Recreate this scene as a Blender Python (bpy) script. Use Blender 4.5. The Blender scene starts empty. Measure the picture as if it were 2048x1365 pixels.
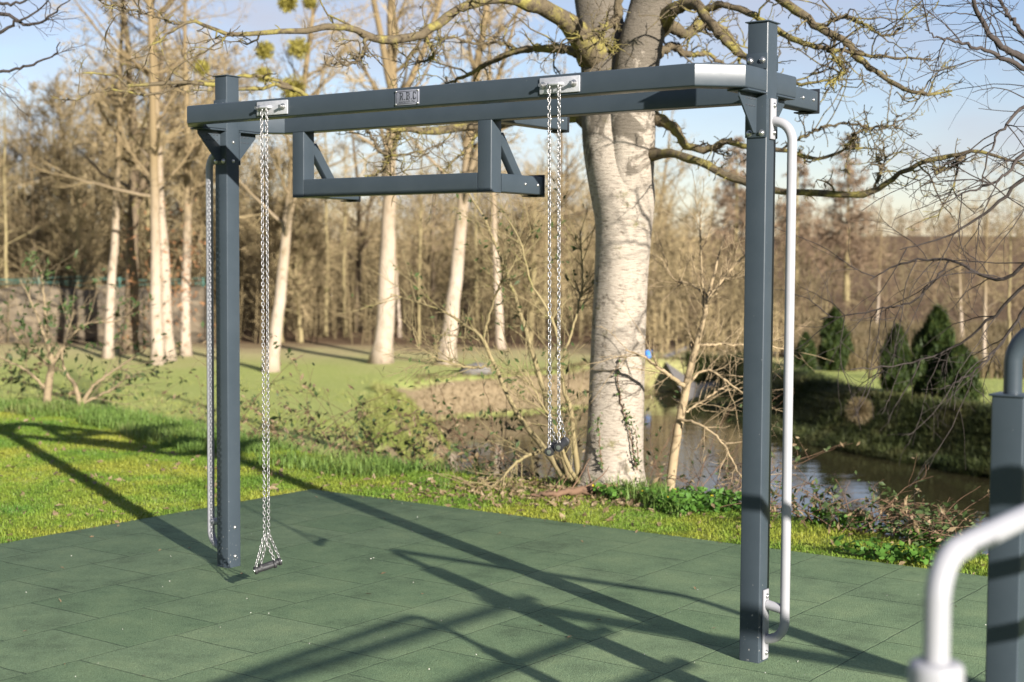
import bpy, bmesh, math, random
import numpy as np
from mathutils import Matrix, Vector

rng = np.random.default_rng(7)
random.seed(7)
C = bpy.context.scene.collection
R = math.radians

# ------------------------------------------------------------------ camera
F_PX, PITCH, ROLL, CAM_H = 2930.43, 0.0525158, 0.0058460, 1.787
cam_d = bpy.data.cameras.new("camera")
cam = bpy.data.objects.new("camera", cam_d)
C.objects.link(cam)
cam.matrix_world = (Matrix.Translation((0, 0, CAM_H)) @ Matrix.Rotation(math.pi / 2 - PITCH, 4, 'X')
                    @ Matrix.Rotation(ROLL, 4, 'Z'))
cam_d.sensor_width = 36.0
cam_d.lens = F_PX / 2048 * 36
cam_d.clip_end = 3000
cam_d.dof.use_dof = True
cam_d.dof.focus_distance = 7.2
cam_d.dof.aperture_fstop = 2.6
bpy.context.scene.camera = cam


def at(px, py, Y):
    """point of the world seen at picture position (px, py) of the 2048 px photograph at depth Y"""
    a, b = px - 1024, py - 682.5
    X = (a * math.cos(ROLL) + b * math.sin(ROLL)) / F_PX
    U = -(-a * math.sin(ROLL) + b * math.cos(ROLL)) / F_PX
    y = math.cos(PITCH) + U * math.sin(PITCH)
    z = -math.sin(PITCH) + U * math.cos(PITCH)
    return np.array([X * Y / y, Y, CAM_H + z * Y / y])


def atz(px, py, z):
    p = at(px, py, 1.0)
    k = (z - CAM_H) / (p[2] - CAM_H)
    return np.array([p[0] * k, k, z])


# ------------------------------------------------------------------ materials
def nt(name):
    m = bpy.data.materials.new(name)
    m.use_nodes = True
    n = m.node_tree
    return m, n, n.nodes['Principled BSDF']


def L(n, a, ao, b, bi):
    n.links.new(a.outputs[ao], b.inputs[bi])


def ramp(n, stops):
    r = n.nodes.new('ShaderNodeValToRGB')
    while len(r.color_ramp.elements) < len(stops):
        r.color_ramp.elements.new(0.5)
    for e, (p, c) in zip(r.color_ramp.elements, stops):
        e.position = p
        e.color = (*c, 1)
    return r


def coords(n, scale=(1, 1, 1), kind='Object'):
    t = n.nodes.new('ShaderNodeTexCoord')
    mp = n.nodes.new('ShaderNodeMapping')
    mp.inputs['Scale'].default_value = scale
    L(n, t, kind, mp, 'Vector')
    return mp


def noise(n, mp, scale, detail=6, rough=0.6, dist=0.0):
    t = n.nodes.new('ShaderNodeTexNoise')
    t.inputs['Scale'].default_value = scale
    t.inputs['Detail'].default_value = detail
    t.inputs['Roughness'].default_value = rough
    t.inputs['Distortion'].default_value = dist
    L(n, mp, 'Vector' if 'Vector' in mp.outputs else 'Object', t, 'Vector')
    return t


def bump(n, b, src, out, strength, dist=0.01):
    bp = n.nodes.new('ShaderNodeBump')
    bp.inputs['Strength'].default_value = strength
    bp.inputs['Distance'].default_value = dist
    L(n, src, out, bp, 'Height')
    L(n, bp, 'Normal', b, 'Normal')
    return bp


def mat_noise(name, stops, scale, rough=0.8, detail=6, stretch=(1, 1, 1), bmp=0.0, bdist=0.01, metal=0.0,
              spec=0.5, kind='Object', translucent=0.0, dist=0.0):
    m, n, b = nt(name)
    mp = coords(n, stretch, kind)
    t = noise(n, mp, scale, detail, dist=dist)
    r = ramp(n, stops)
    L(n, t, 'Fac', r, 'Fac')
    L(n, r, 'Color', b, 'Base Color')
    b.inputs['Roughness'].default_value = rough
    b.inputs['Metallic'].default_value = metal
    b.inputs['Specular IOR Level'].default_value = spec
    if bmp:
        bump(n, b, t, 'Fac', bmp, bdist)
    if translucent:
        tr = n.nodes.new('ShaderNodeBsdfTranslucent')
        L(n, r, 'Color', tr, 'Color')
        mx = n.nodes.new('ShaderNodeMixShader')
        mx.inputs[0].default_value = translucent
        L(n, b, 'BSDF', mx, 1)
        L(n, tr, 'BSDF', mx, 2)
        L(n, mx, 'Shader', n.nodes['Material Output'], 'Surface')
    return m


M = {}
M['steel'] = mat_noise('anthracite powder coat', [(0.3, (0.036, 0.048, 0.059)), (0.7, (0.043, 0.056, 0.068))],
                       6, rough=0.36, bmp=0.0, spec=0.32)


def steel_detail():
    m = M['steel']
    n = m.node_tree
    b = n.nodes['Principled BSDF']
    mp = coords(n, (1, 1, 1))
    f = noise(n, mp, 900, 2)
    bump(n, b, f, 'Fac', 0.06, 0.001)
    # a little dust: roughness wanders
    d = noise(n, mp, 14, 6)
    rr = n.nodes.new('ShaderNodeMapRange')
    rr.inputs['From Min'].default_value = 0.3
    rr.inputs['From Max'].default_value = 0.7
    rr.inputs['To Min'].default_value = 0.29
    rr.inputs['To Max'].default_value = 0.38
    L(n, d, 'Fac', rr, 'Value')
    L(n, rr, 'Result', b, 'Roughness')
    # splash dirt and pale specks, thicker near the ground
    sp = n.nodes.new('ShaderNodeSeparateXYZ')
    tco = n.nodes.new('ShaderNodeTexCoord')
    L(n, tco, 'Object', sp, 'Vector')
    lo = n.nodes.new('ShaderNodeMapRange')
    for k_, v_ in (('From Min', 0.0), ('From Max', 0.7), ('To Min', 0.10), ('To Max', 0.0)):
        lo.inputs[k_].default_value = v_
    L(n, sp, 'Z', lo, 'Value')
    sk = noise(n, mp, 75, 3, 0.5)
    ad = n.nodes.new('ShaderNodeMath')
    L(n, sk, 'Fac', ad, 0)
    L(n, lo, 'Result', ad, 1)
    th = n.nodes.new('ShaderNodeMapRange')
    th.inputs['From Min'].default_value = 0.76
    th.inputs['From Max'].default_value = 0.80
    th.inputs['To Max'].default_value = 0.7
    L(n, ad, 'Value', th, 'Value')
    src = b.inputs['Base Color'].links[0].from_socket
    x = n.nodes.new('ShaderNodeMix')
    x.data_type = 'RGBA'
    n.links.new(th.outputs['Result'], x.inputs[0])
    n.links.new(src, x.inputs[6])
    x.inputs[7].default_value = (0.30, 0.29, 0.27, 1)
    n.links.new(x.outputs[2], b.inputs['Base Color'])


steel_detail()
M['black'] = mat_noise('black cap plastic', [(0.3, (0.012, 0.014, 0.018)), (0.7, (0.02, 0.022, 0.026))], 20, rough=0.45)
M['white'] = mat_noise('white grey rail paint', [(0.3, (0.275, 0.275, 0.29)), (0.75, (0.325, 0.325, 0.34))], 5, rough=0.42, spec=0.35)
M['galv'] = mat_noise('zinc plate', [(0.35, (0.40, 0.41, 0.43)), (0.65, (0.50, 0.50, 0.52))], 60, rough=0.5, metal=0.35)
M['chain'] = mat_noise('zinc chain', [(0.35, (0.29, 0.285, 0.285)), (0.65, (0.40, 0.39, 0.385))], 90, rough=0.38, metal=0.8)
M['bolt'] = mat_noise('bolt steel', [(0.35, (0.42, 0.42, 0.42)), (0.65, (0.56, 0.55, 0.53))], 120, rough=0.3, metal=0.9)
M['grip'] = mat_noise('black rubber grip', [(0.35, (0.014, 0.014, 0.015)), (0.65, (0.024, 0.024, 0.026))], 80, rough=0.6)
M['plate'] = mat_noise('etched name plate', [(0.35, (0.19, 0.197, 0.235)), (0.65, (0.23, 0.237, 0.275))], 50, rough=0.5, metal=0.15)
M['ink'] = mat_noise('engraved ink', [(0.35, (0.03, 0.035, 0.045)), (0.65, (0.05, 0.055, 0.065))], 50, rough=0.7)


def mat_paving():
    m, n, b = nt('green rubber tiles')
    tc = n.nodes.new('ShaderNodeTexCoord')
    sep = n.nodes.new('ShaderNodeSeparateXYZ')
    L(n, tc, 'Object', sep, 'Vector')
    cmb = n.nodes.new('ShaderNodeCombineXYZ')     # brick rows run along local y
    L(n, sep, 'Y', cmb, 'X')
    L(n, sep, 'X', cmb, 'Y')
    wob = noise(n, tc, 5, 3)                       # seams are not perfectly straight
    wob.inputs['Vector'].default_value = (0, 0, 0)
    n.links.new(tc.outputs['Object'], wob.inputs['Vector'])
    sc = n.nodes.new('ShaderNodeVectorMath')
    sc.operation = 'SCALE'
    sc.inputs['Scale'].default_value = 0.02
    L(n, wob, 'Color', sc, 0)
    ad = n.nodes.new('ShaderNodeVectorMath')
    L(n, cmb, 'Vector', ad, 0)
    L(n, sc, 'Vector', ad, 1)
    off = n.nodes.new('ShaderNodeVectorMath')
    off.inputs[1].default_value = (-0.02 + 0.18, -0.425 - 0.01, 0)
    L(n, ad, 'Vector', off, 0)
    br = n.nodes.new('ShaderNodeTexBrick')
    br.inputs['Scale'].default_value = 1.0
    br.inputs['Brick Width'].default_value = 0.555
    br.inputs['Row Height'].default_value = 0.555
    br.inputs['Mortar Size'].default_value = 0.0045
    br.inputs['Mortar Smooth'].default_value = 0.6
    br.inputs['Bias'].default_value = 0.0
    br.offset = 0.5
    br.inputs['Color1'].default_value = (0.156, 0.228, 0.122, 1)
    br.inputs['Color2'].default_value = (0.188, 0.258, 0.142, 1)
    br.inputs['Mortar'].default_value = (0.086, 0.122, 0.076, 1)
    L(n, off, 'Vector', br, 'Vector')
    # broad worn patches and dust
    big = noise(n, tc, 2.1, 10, 0.72)
    n.links.new(tc.outputs['Object'], big.inputs['Vector'])
    rb = ramp(n, [(0.30, (0.62, 0.60, 0.64)), (0.48, (1, 1, 1)), (0.68, (1.32, 1.22, 1.18))])
    L(n, big, 'Fac', rb, 'Fac')
    mul = n.nodes.new('ShaderNodeMix')
    mul.data_type = 'RGBA'
    mul.blend_type = 'MULTIPLY'
    mul.inputs[0].default_value = 1.0
    n.links.new(br.outputs['Color'], mul.inputs[6])
    n.links.new(rb.outputs['Color'], mul.inputs[7])
    # granules
    gr = n.nodes.new('ShaderNodeTexVoronoi')
    gr.inputs['Scale'].default_value = 170
    n.links.new(tc.outputs['Object'], gr.inputs['Vector'])
    rg = ramp(n, [(0.0, (0.55, 0.55, 0.55)), (1.0, (1.45, 1.45, 1.45))])
    n.links.new(gr.outputs['Color'], rg.inputs['Fac'])
    mul2 = n.nodes.new('ShaderNodeMix')
    mul2.data_type = 'RGBA'
    mul2.blend_type = 'MULTIPLY'
    mul2.inputs[0].default_value = 0.55
    n.links.new(mul.outputs[2], mul2.inputs[6])
    n.links.new(rg.outputs['Color'], mul2.inputs[7])
    n.links.new(mul2.outputs[2], b.inputs['Base Color'])
    b.inputs['Roughness'].default_value = 0.85
    b.inputs['Specular IOR Level'].default_value = 0.06
    bp = n.nodes.new('ShaderNodeBump')
    bp.inputs['Strength'].default_value = 0.5
    bp.inputs['Distance'].default_value = 0.004
    n.links.new(gr.outputs['Distance'], bp.inputs['Height'])
    bp2 = n.nodes.new('ShaderNodeBump')
    bp2.inputs['Strength'].default_value = 0.8
    bp2.inputs['Distance'].default_value = 0.006
    bp2.invert = True
    n.links.new(br.outputs['Fac'], bp2.inputs['Height'])
    L(n, bp, 'Normal', bp2, 'Normal')
    L(n, bp2, 'Normal', b, 'Normal')
    return m


M['paving'] = mat_paving()


def mat_ground():
    """lawn soil near, meadow beyond the river, leaf litter towards the wood"""
    m, n, b = nt('meadow ground')
    tc = n.nodes.new('ShaderNodeTexCoord')
    sep = n.nodes.new('ShaderNodeSeparateXYZ')
    L(n, tc, 'Object', sep, 'Vector')
    n1 = noise(n, tc, 0.35, 8, 0.6)
    n.links.new(tc.outputs['Object'], n1.inputs['Vector'])
    n2 = noise(n, tc, 9, 6, 0.7)
    n.links.new(tc.outputs['Object'], n2.inputs['Vector'])
    grass = ramp(n, [(0.25, (0.22, 0.285, 0.065)), (0.5, (0.32, 0.355, 0.105)), (0.75, (0.44, 0.42, 0.17))])
    L(n, n2, 'Fac', grass, 'Fac')
    tan = ramp(n, [(0.25, (0.36, 0.30, 0.15)), (0.75, (0.52, 0.42, 0.24))])
    L(n, n2, 'Fac', tan, 'Fac')
    litter = ramp(n, [(0.25, (0.085, 0.055, 0.030)), (0.75, (0.20, 0.13, 0.075))])
    L(n, n2, 'Fac', litter, 'Fac')

    def zone(lo, hi, amp):
        a = n.nodes.new('ShaderNodeMath')
        a.operation = 'MULTIPLY_ADD'
        a.inputs[1].default_value = amp
        L(n, n1, 'Fac', a, 0)
        L(n, sep, 'Y', a, 2)
        r = n.nodes.new('ShaderNodeMapRange')
        r.inputs['From Min'].default_value = lo + amp / 2
        r.inputs['From Max'].default_value = hi + amp / 2
        L(n, a, 'Value', r, 'Value')
        return r

    def mix(f, fo, a, ao, c, co):
        x = n.nodes.new('ShaderNodeMix')
        x.data_type = 'RGBA'
        n.links.new(f.outputs[fo], x.inputs[0])
        n.links.new(a.outputs[ao], x.inputs[6])
        n.links.new(c.outputs[co], x.inputs[7])
        return x
    m1 = mix(zone(38, 48, 12), 'Result', grass, 'Color', tan, 'Color')
    m2 = mix(zone(45, 50, 8), 'Result', m1, 2, litter, 'Color')
    # bare earth on steep river banks
    geo = n.nodes.new('ShaderNodeNewGeometry')
    sn = n.nodes.new('ShaderNodeSeparateXYZ')
    L(n, geo, 'Normal', sn, 'Vector')
    st = n.nodes.new('ShaderNodeMapRange')
    st.inputs['From Min'].default_value = 0.955
    st.inputs['From Max'].default_value = 0.90
    L(n, sn, 'Z', st, 'Value')
    earth = ramp(n, [(0.25, (0.16, 0.12, 0.068)), (0.75, (0.32, 0.245, 0.145))])
    L(n, n2, 'Fac', earth, 'Fac')
    lft = n.nodes.new('ShaderNodeMapRange')
    lft.inputs['From Min'].default_value = 4.5
    lft.inputs['From Max'].default_value = 3.5
    L(n, sep, 'X', lft, 'Value')
    stl = n.nodes.new('ShaderNodeMath')
    stl.operation = 'MULTIPLY'
    L(n, st, 'Result', stl, 0)
    L(n, lft, 'Result', stl, 1)
    m3 = mix(stl, 'Value', m2, 2, earth, 'Color')
    n.links.new(m3.outputs[2], b.inputs['Base Color'])
    b.inputs['Roughness'].default_value = 0.95
    b.inputs['Specular IOR Level'].default_value = 0.1
    bump(n, b, n2, 'Fac', 0.6, 0.08)
    return m


M['ground'] = mat_ground()


def mat_grass(name, stops, tr=0.35, scale=0.9):
    return mat_noise(name, stops, scale, rough=0.55, detail=5, translucent=tr, spec=0.3)


M['lawn'] = mat_grass('lawn blades',  [(0.30, (0.085, 0.195, 0.030)), (0.46, (0.180, 0.275, 0.034)), (0.62, (0.32, 0.335, 0.048))])
M['tall'] = mat_grass('tall bank grass', [(0.30, (0.10, 0.19, 0.035)), (0.55, (0.17, 0.25, 0.055)), (0.8, (0.30, 0.27, 0.12))])
M['meadow'] = mat_grass('meadow blades', [(0.30, (0.20, 0.25, 0.055)), (0.5, (0.29, 0.31, 0.085)), (0.75, (0.39, 0.35, 0.15))])
M['reed'] = mat_grass('dry bank grass', [(0.30, (0.11, 0.09, 0.04)), (0.5, (0.19, 0.145, 0.075)), (0.75, (0.30, 0.225, 0.13))])
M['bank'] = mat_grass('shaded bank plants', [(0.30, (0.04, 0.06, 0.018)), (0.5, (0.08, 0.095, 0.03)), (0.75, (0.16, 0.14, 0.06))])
M['leaf'] = mat_grass('bramble leaf', [(0.30, (0.03, 0.055, 0.015)), (0.6, (0.075, 0.11, 0.035)), (0.85, (0.20, 0.16, 0.07))], 0.25, 14)
M['celandine'] = mat_grass('celandine leaf', [(0.30, (0.05, 0.13, 0.02)), (0.7, (0.12, 0.24, 0.035))], 0.3, 8)
M['petal'] = mat_grass('yellow petal', [(0.30, (0.75, 0.55, 0.02)), (0.7, (0.85, 0.68, 0.05))], 0.3, 8)
M['deadleaf'] = mat_grass('dead leaf', [(0.30, (0.12, 0.078, 0.040)), (0.55, (0.24, 0.175, 0.098)), (0.8, (0.42, 0.34, 0.21))], 0.2, 30)
M['ivy'] = mat_grass('ivy leaf', [(0.30, (0.03, 0.07, 0.015)), (0.7, (0.10, 0.15, 0.04))], 0.2, 20)
M['conifer'] = mat_grass('conifer sprays', [(0.30, (0.020, 0.035, 0.010)), (0.55, (0.045, 0.070, 0.016)), (0.8, (0.12, 0.115, 0.03))], 0.15, 9)
M['rustleaf'] = mat_grass('rusty beech leaf', [(0.30, (0.22, 0.10, 0.045)), (0.7, (0.40, 0.21, 0.10))], 0.3, 8)
M['mistletoe'] = mat_grass('mistletoe', [(0.30, (0.18, 0.155, 0.028)), (0.7, (0.36, 0.31, 0.07))], 0.25, 3)


def mat_bark(name, base, dark, lichen=None, lich=0.5, stretch=(1, 1, 6), scale=7, bmp=0.5):
    m, n, b = nt(name)
    mp = coords(n, stretch)
    a = noise(n, mp, scale, 8, 0.65, 0.3)
    r = ramp(n, [(0.30, dark), (0.46, base), (0.75, tuple(min(1, c * 1.22) for c in base))])
    L(n, a, 'Fac', r, 'Fac')
    src, so = r, 'Color'
    if lichen:
        mp2 = coords(n, (1, 1, 1))
        l = noise(n, mp2, 5.5, 8, 0.7)
        k = n.nodes.new('ShaderNodeMapRange')
        k.inputs['From Min'].default_value = 1 - lich
        k.inputs['From Max'].default_value = 1 - lich + 0.10
        L(n, l, 'Fac', k, 'Value')
        x = n.nodes.new('ShaderNodeMix')
        x.data_type = 'RGBA'
        n.links.new(k.outputs['Result'], x.inputs[0])
        n.links.new(r.outputs['Color'], x.inputs[6])
        lr = ramp(n, [(0.3, tuple(c * 0.55 for c in lichen)), (0.7, lichen)])
        l2 = noise(n, mp2, 40, 4)
        L(n, l2, 'Fac', lr, 'Fac')
        n.links.new(lr.outputs['Color'], x.inputs[7])
        src, so = x, 2
    n.links.new(src.outputs[so], b.inputs['Base Color'])
    b.inputs['Roughness'].default_value = 0.85
    b.inputs['Specular IOR Level'].default_value = 0.2
    bump(n, b, a, 'Fac', bmp, 0.02)
    return m


M['bark'] = mat_bark('pale smooth bark', (0.36, 0.31, 0.25), (0.13, 0.103, 0.073), (0.21, 0.19, 0.085), 0.42, (1, 1, 4.5), 16, 0.9)
M['limb'] = mat_bark('lichen covered limb', (0.105, 0.082, 0.050), (0.035, 0.027, 0.017), (0.27, 0.23, 0.065), 0.50, (1, 1, 1), 22, 0.8)
M['limbdark'] = mat_bark('dark twig', (0.055, 0.045, 0.040), (0.022, 0.018, 0.016), (0.22, 0.20, 0.07), 0.36, (1, 1, 1), 22, 0.5)
M['poplar'] = mat_bark('pale poplar bark', (0.34, 0.275, 0.21), (0.16, 0.12, 0.075), (0.19, 0.165, 0.075), 0.42, (1, 1, 0.6), 4, 0.4)
def browner_up(m, z0, z1, col):
    n = m.node_tree
    b = n.nodes['Principled BSDF']
    src = b.inputs['Base Color'].links[0].from_socket
    tc_ = n.nodes.new('ShaderNodeTexCoord')
    sp = n.nodes.new('ShaderNodeSeparateXYZ')
    L(n, tc_, 'Object', sp, 'Vector')
    r = n.nodes.new('ShaderNodeMapRange')
    r.inputs['From Min'].default_value = z0
    r.inputs['From Max'].default_value = z1
    L(n, sp, 'Z', r, 'Value')
    x = n.nodes.new('ShaderNodeMix')
    x.data_type = 'RGBA'
    n.links.new(r.outputs['Result'], x.inputs[0])
    n.links.new(src, x.inputs[6])
    x.inputs[7].default_value = (*col, 1)
    n.links.new(x.outputs[2], b.inputs['Base Color'])


browner_up(M['poplar'], 2.5, 6.5, (0.19, 0.14, 0.075))
M['darkbark'] = mat_bark('dark ridged bark', (0.13, 0.095, 0.06), (0.03, 0.024, 0.016), (0.20, 0.18, 0.07), 0.45, (1, 1, 0.4), 6, 0.6)
M['olivebark'] = mat_bark('olive bark', (0.23, 0.185, 0.095), (0.08, 0.06, 0.03), (0.22, 0.20, 0.07), 0.45, (1, 1, 0.4), 6, 0.4)
M['sapling'] = mat_bark('tan sapling bark', (0.31, 0.235, 0.14), (0.15, 0.11, 0.06), (0.24, 0.22, 0.08), 0.40, (1, 1, 2), 8, 0.3)
M['saplingred'] = mat_bark('reddish shrub bark', (0.23, 0.175, 0.105), (0.09, 0.068, 0.04), (0.26, 0.22, 0.08), 0.40, (1, 1, 2), 8, 0.3)
M['cane'] = mat_bark('bramble cane', (0.145, 0.088, 0.055), (0.05, 0.032, 0.022), None, 0, (1, 1, 1), 9, 0.2)


def mat_twigs(name, stops, scale=0.25):
    return mat_noise(name, stops, scale, rough=0.85, detail=7, spec=0.15)


M['twig'] = mat_twigs('sunlit twigs', [(0.30, (0.17, 0.128, 0.070)), (0.5, (0.29, 0.222, 0.123)), (0.72, (0.41, 0.32, 0.175))])
M['wood'] = mat_twigs('winter woodland', [(0.30, (0.12, 0.094, 0.048)), (0.5, (0.24, 0.186, 0.098)), (0.72, (0.37, 0.285, 0.152))], 0.12)
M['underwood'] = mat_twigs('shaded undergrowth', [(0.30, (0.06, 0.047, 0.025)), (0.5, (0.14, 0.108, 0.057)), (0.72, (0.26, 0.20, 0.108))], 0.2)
M['hillwood'] = mat_twigs('hillside woodland', [(0.30, (0.095, 0.085, 0.042)), (0.5, (0.185, 0.138, 0.080)), (0.72, (0.27, 0.190, 0.118))], 0.06)
M['larch'] = mat_twigs('larch twigs', [(0.30, (0.14, 0.098, 0.062)), (0.7, (0.26, 0.185, 0.118))], 0.4)


def mat_water():
    m, n, b = nt('brown river water')
    b.inputs['Base Color'].default_value = (0.030, 0.026, 0.013, 1)
    b.inputs['Roughness'].default_value = 0.03
    b.inputs['IOR'].default_value = 1.33
    b.inputs['Specular IOR Level'].default_value = 0.9
    mp = coords(n, (0.7, 1.4, 1))
    t = noise(n, mp, 1.4, 4, 0.5, 0.4)
    bump(n, b, t, 'Fac', 0.12, 0.06)
    return m


M['water'] = mat_water()


def mat_wall():
    m, n, b = nt('old stone wall')
    mp = coords(n, (1, 1, 1.6))
    v = n.nodes.new('ShaderNodeTexVoronoi')
    v.inputs['Scale'].default_value = 3.0
    L(n, mp, 'Vector', v, 'Vector')
    r = ramp(n, [(0.0, (0.05, 0.042, 0.03)), (0.5, (0.11, 0.085, 0.055)), (1.0, (0.18, 0.14, 0.09))])
    n.links.new(v.outputs['Color'], r.inputs['Fac'])
    n.links.new(r.outputs['Color'], b.inputs['Base Color'])
    b.inputs['Roughness'].default_value = 0.9
    bump(n, b, v, 'Distance', 0.8, 0.06)
    return m


M['wall'] = mat_wall()
M['net'] = mat_noise('green netting', [(0.3, (0.03, 0.085, 0.065)), (0.7, (0.06, 0.14, 0.11))], 8, rough=0.7)
M['blue'] = mat_noise('blue plastic', [(0.3, (0.05, 0.20, 0.62)), (0.7, (0.07, 0.26, 0.72))], 8, rough=0.4)
M['rock'] = mat_noise('grey stone', [(0.3, (0.10, 0.092, 0.085)), (0.7, (0.17, 0.155, 0.14))], 5, rough=0.85, bmp=0.4, bdist=0.03)
M['gravel'] = mat_noise('grey gravel path', [(0.3, (0.22, 0.20, 0.175)), (0.7, (0.32, 0.285, 0.25))], 7, rough=0.9, bmp=0.3)
M['grit'] = mat_noise('pale grit', [(0.3, (0.50, 0.46, 0.40)), (0.7, (0.75, 0.72, 0.66))], 60, rough=0.8)

# ------------------------------------------------------------------ object helpers


def tag(o, label=None, cat=None, group=None, kind=None):
    if label: o['label'] = label
    if cat: o['category'] = cat
    if group: o['group'] = group
    if kind: o['kind'] = kind
    return o


def empty(name, loc=(0, 0, 0), rz=0.0, label=None, cat=None, group=None):
    o = bpy.data.objects.new(name, None)
    o.empty_display_size = 0.2
    C.objects.link(o)
    o.location = loc
    o.rotation_euler = (0, 0, rz)
    return tag(o, label, cat, group)


def link_mesh(name, me, mat, parent=None):
    if mat is not None and not me.materials:
        me.materials.append(mat)
    o = bpy.data.objects.new(name, me)
    C.objects.link(o)
    if parent is not None:
        o.parent = parent
    return o


class MB:
    """collects vertex and face arrays, then links them as one mesh object"""

    def __init__(s):
        s.v, s.f, s.n = [], [], 0

    def add(s, v, *faces):
        v = np.asarray(v, dtype=np.float64).reshape(-1, 3)
        for f in faces:
            f = np.asarray(f, dtype=np.int64)
            if len(f):
                s.f.append(f + s.n)
        s.v.append(v)
        s.n += len(v)
        return s

    def mesh(s, name, smooth=True, sharp=None):
        v = np.concatenate(s.v)
        loops = np.concatenate([f.reshape(-1) for f in s.f])
        sizes = np.concatenate([np.full(len(f), f.shape[1]) for f in s.f])
        me = bpy.data.meshes.new(name)
        me.vertices.add(len(v))
        me.vertices.foreach_set('co', v.astype(np.float32).reshape(-1))
        me.loops.add(len(loops))
        me.loops.foreach_set('vertex_index', loops.astype(np.int32))
        me.polygons.add(len(sizes))
        st = np.concatenate([[0], np.cumsum(sizes)[:-1]])
        me.polygons.foreach_set('loop_start', st.astype(np.int32))
        me.polygons.foreach_set('loop_total', sizes.astype(np.int32))
        me.update(calc_edges=True)
        me.validate()
        if smooth:
            me.polygons.foreach_set('use_smooth', np.ones(len(me.polygons), dtype=bool))
            if sharp:
                me.set_sharp_from_angle(angle=R(sharp))
        return me

    def build(s, name, mat, parent=None, smooth=True, sharp=None):
        return link_mesh(name, s.mesh(name, smooth, sharp), mat, parent)


def norm(a):
    return a / np.maximum(np.linalg.norm(a, axis=-1, keepdims=True), 1e-9)


def tubes(mb, P, Rr, m=5, cap=False):
    """P (N,K,3) polylines, Rr (N,K) radii -> m-sided tubes"""
    P = np.asarray(P, float)
    Rr = np.asarray(Rr, float)
    if P.ndim == 2:
        P, Rr = P[None], Rr[None]
    N, K, _ = P.shape
    T = norm(np.gradient(P, axis=1))
    mean = norm(P[:, -1] - P[:, 0])
    ref = np.where(np.abs(mean[:, 2:3]) > 0.8, np.array([[1.0, 0, 0]]), np.array([[0, 0, 1.0]]))
    A = norm(np.cross(T, ref[:, None, :]))
    B = np.cross(T, A)
    th = np.arange(m) * 2 * np.pi / m
    V = P[:, :, None, :] + Rr[:, :, None, None] * (np.cos(th)[None, None, :, None] * A[:, :, None, :]
                                                   + np.sin(th)[None, None, :, None] * B[:, :, None, :])
    idx = np.arange(N * K * m).reshape(N, K, m)
    a = idx[:, :-1, :]
    b = np.roll(a, -1, axis=2)
    d = idx[:, 1:, :]
    c = np.roll(d, -1, axis=2)
    F = np.stack([a, b, c, d], axis=-1).reshape(-1, 4)
    faces = [F]
    if cap:
        faces.append(idx[:, 0, ::-1].reshape(N, m))
        faces.append(idx[:, -1, :].reshape(N, m))
    mb.add(V.reshape(-1, 3), *faces)


def strips(mb, P, Rr, rg):
    """flat ribbons for far twigs"""
    N, K, _ = P.shape
    T = norm(P[:, -1] - P[:, 0])
    A = norm(np.cross(T, rg.normal(size=(N, 3))))
    W = A[:, None, :] * Rr[:, :, None]
    V = np.stack([P - W, P + W], axis=2)
    idx = np.arange(N * K * 2).reshape(N, K, 2)
    F = np.stack([idx[:, :-1, 0], idx[:, :-1, 1], idx[:, 1:, 1], idx[:, 1:, 0]], axis=-1).reshape(-1, 4)
    mb.add(V.reshape(-1, 3), F)


def grow(st, dr, ln, r0, r1, K, wig, trop, rg):
    N = len(st)
    st, d = np.asarray(st, float), norm(np.asarray(dr, float))
    ln = np.broadcast_to(ln, N)
    P = np.zeros((N, K, 3))
    P[:, 0] = st
    trop = np.broadcast_to(np.asarray(trop, float), (3,)) if np.ndim(trop) else np.array([0, 0, float(trop)])
    for k in range(1, K):
        d = norm(d + wig * rg.normal(size=(N, 3)) + trop)
        P[:, k] = P[:, k - 1] + d * (ln / (K - 1))[:, None]
    t = np.linspace(0, 1, K)[None, :]
    Rr = np.broadcast_to(r0, N)[:, None] * (1 - t) + np.broadcast_to(r1, N)[:, None] * t
    return P, Rr


def spawn(P, Rr, n, t0, t1, ang, lf, rf, K, wig, trop, rg, rtip=0.3, taper=0.55, rmin=0.0):
    """n children per parent polyline"""
    N, Kp, _ = P.shape
    i = np.repeat(np.arange(N), n)
    t = rg.uniform(t0, t1, N * n)
    x = t * (Kp - 1)
    k = np.minimum(x.astype(int), Kp - 2)
    w = (x - k)[:, None]
    S = P[i, k] * (1 - w) + P[i, k + 1] * w
    T = norm(P[i, k + 1] - P[i, k])
    perp = norm(np.cross(T, rg.normal(size=(N * n, 3))))
    a = R(1) * rg.normal(ang, 12, N * n)[:, None]
    D = np.cos(a) * T + np.sin(a) * perp
    plen = np.linalg.norm(np.diff(P, axis=1), axis=2).sum(1)[i]
    ln = plen * lf * (1 - taper * t) * rg.uniform(0.55, 1.35, N * n)
    rp = Rr[i, k] * (1 - w[:, 0]) + Rr[i, k + 1] * w[:, 0]
    r0 = np.maximum(rp * rf, rmin)
    return grow(S, D, ln, r0, r0 * rtip, K, wig, trop, rg)


def smooth_path(pts, n, jitter=0.0, rg=rng):
    """Catmull-Rom resample of rows (any width)"""
    p = np.asarray(pts, float)
    q = np.vstack([2 * p[0] - p[1], p, 2 * p[-1] - p[-2]])
    t = np.linspace(0, len(p) - 1 - 1e-6, n)
    k = t.astype(int)
    u = (t - k)[:, None]
    a, b, c, d = q[k], q[k + 1], q[k + 2], q[k + 3]
    o = 0.5 * ((2 * b) + (-a + c) * u + (2 * a - 5 * b + 4 * c - d) * u ** 2 + (-a + 3 * b - 3 * c + d) * u ** 3)
    if jitter:
        o[1:-1, :3] += rg.normal(size=(n - 2, 3)) * jitter
    return o


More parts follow.
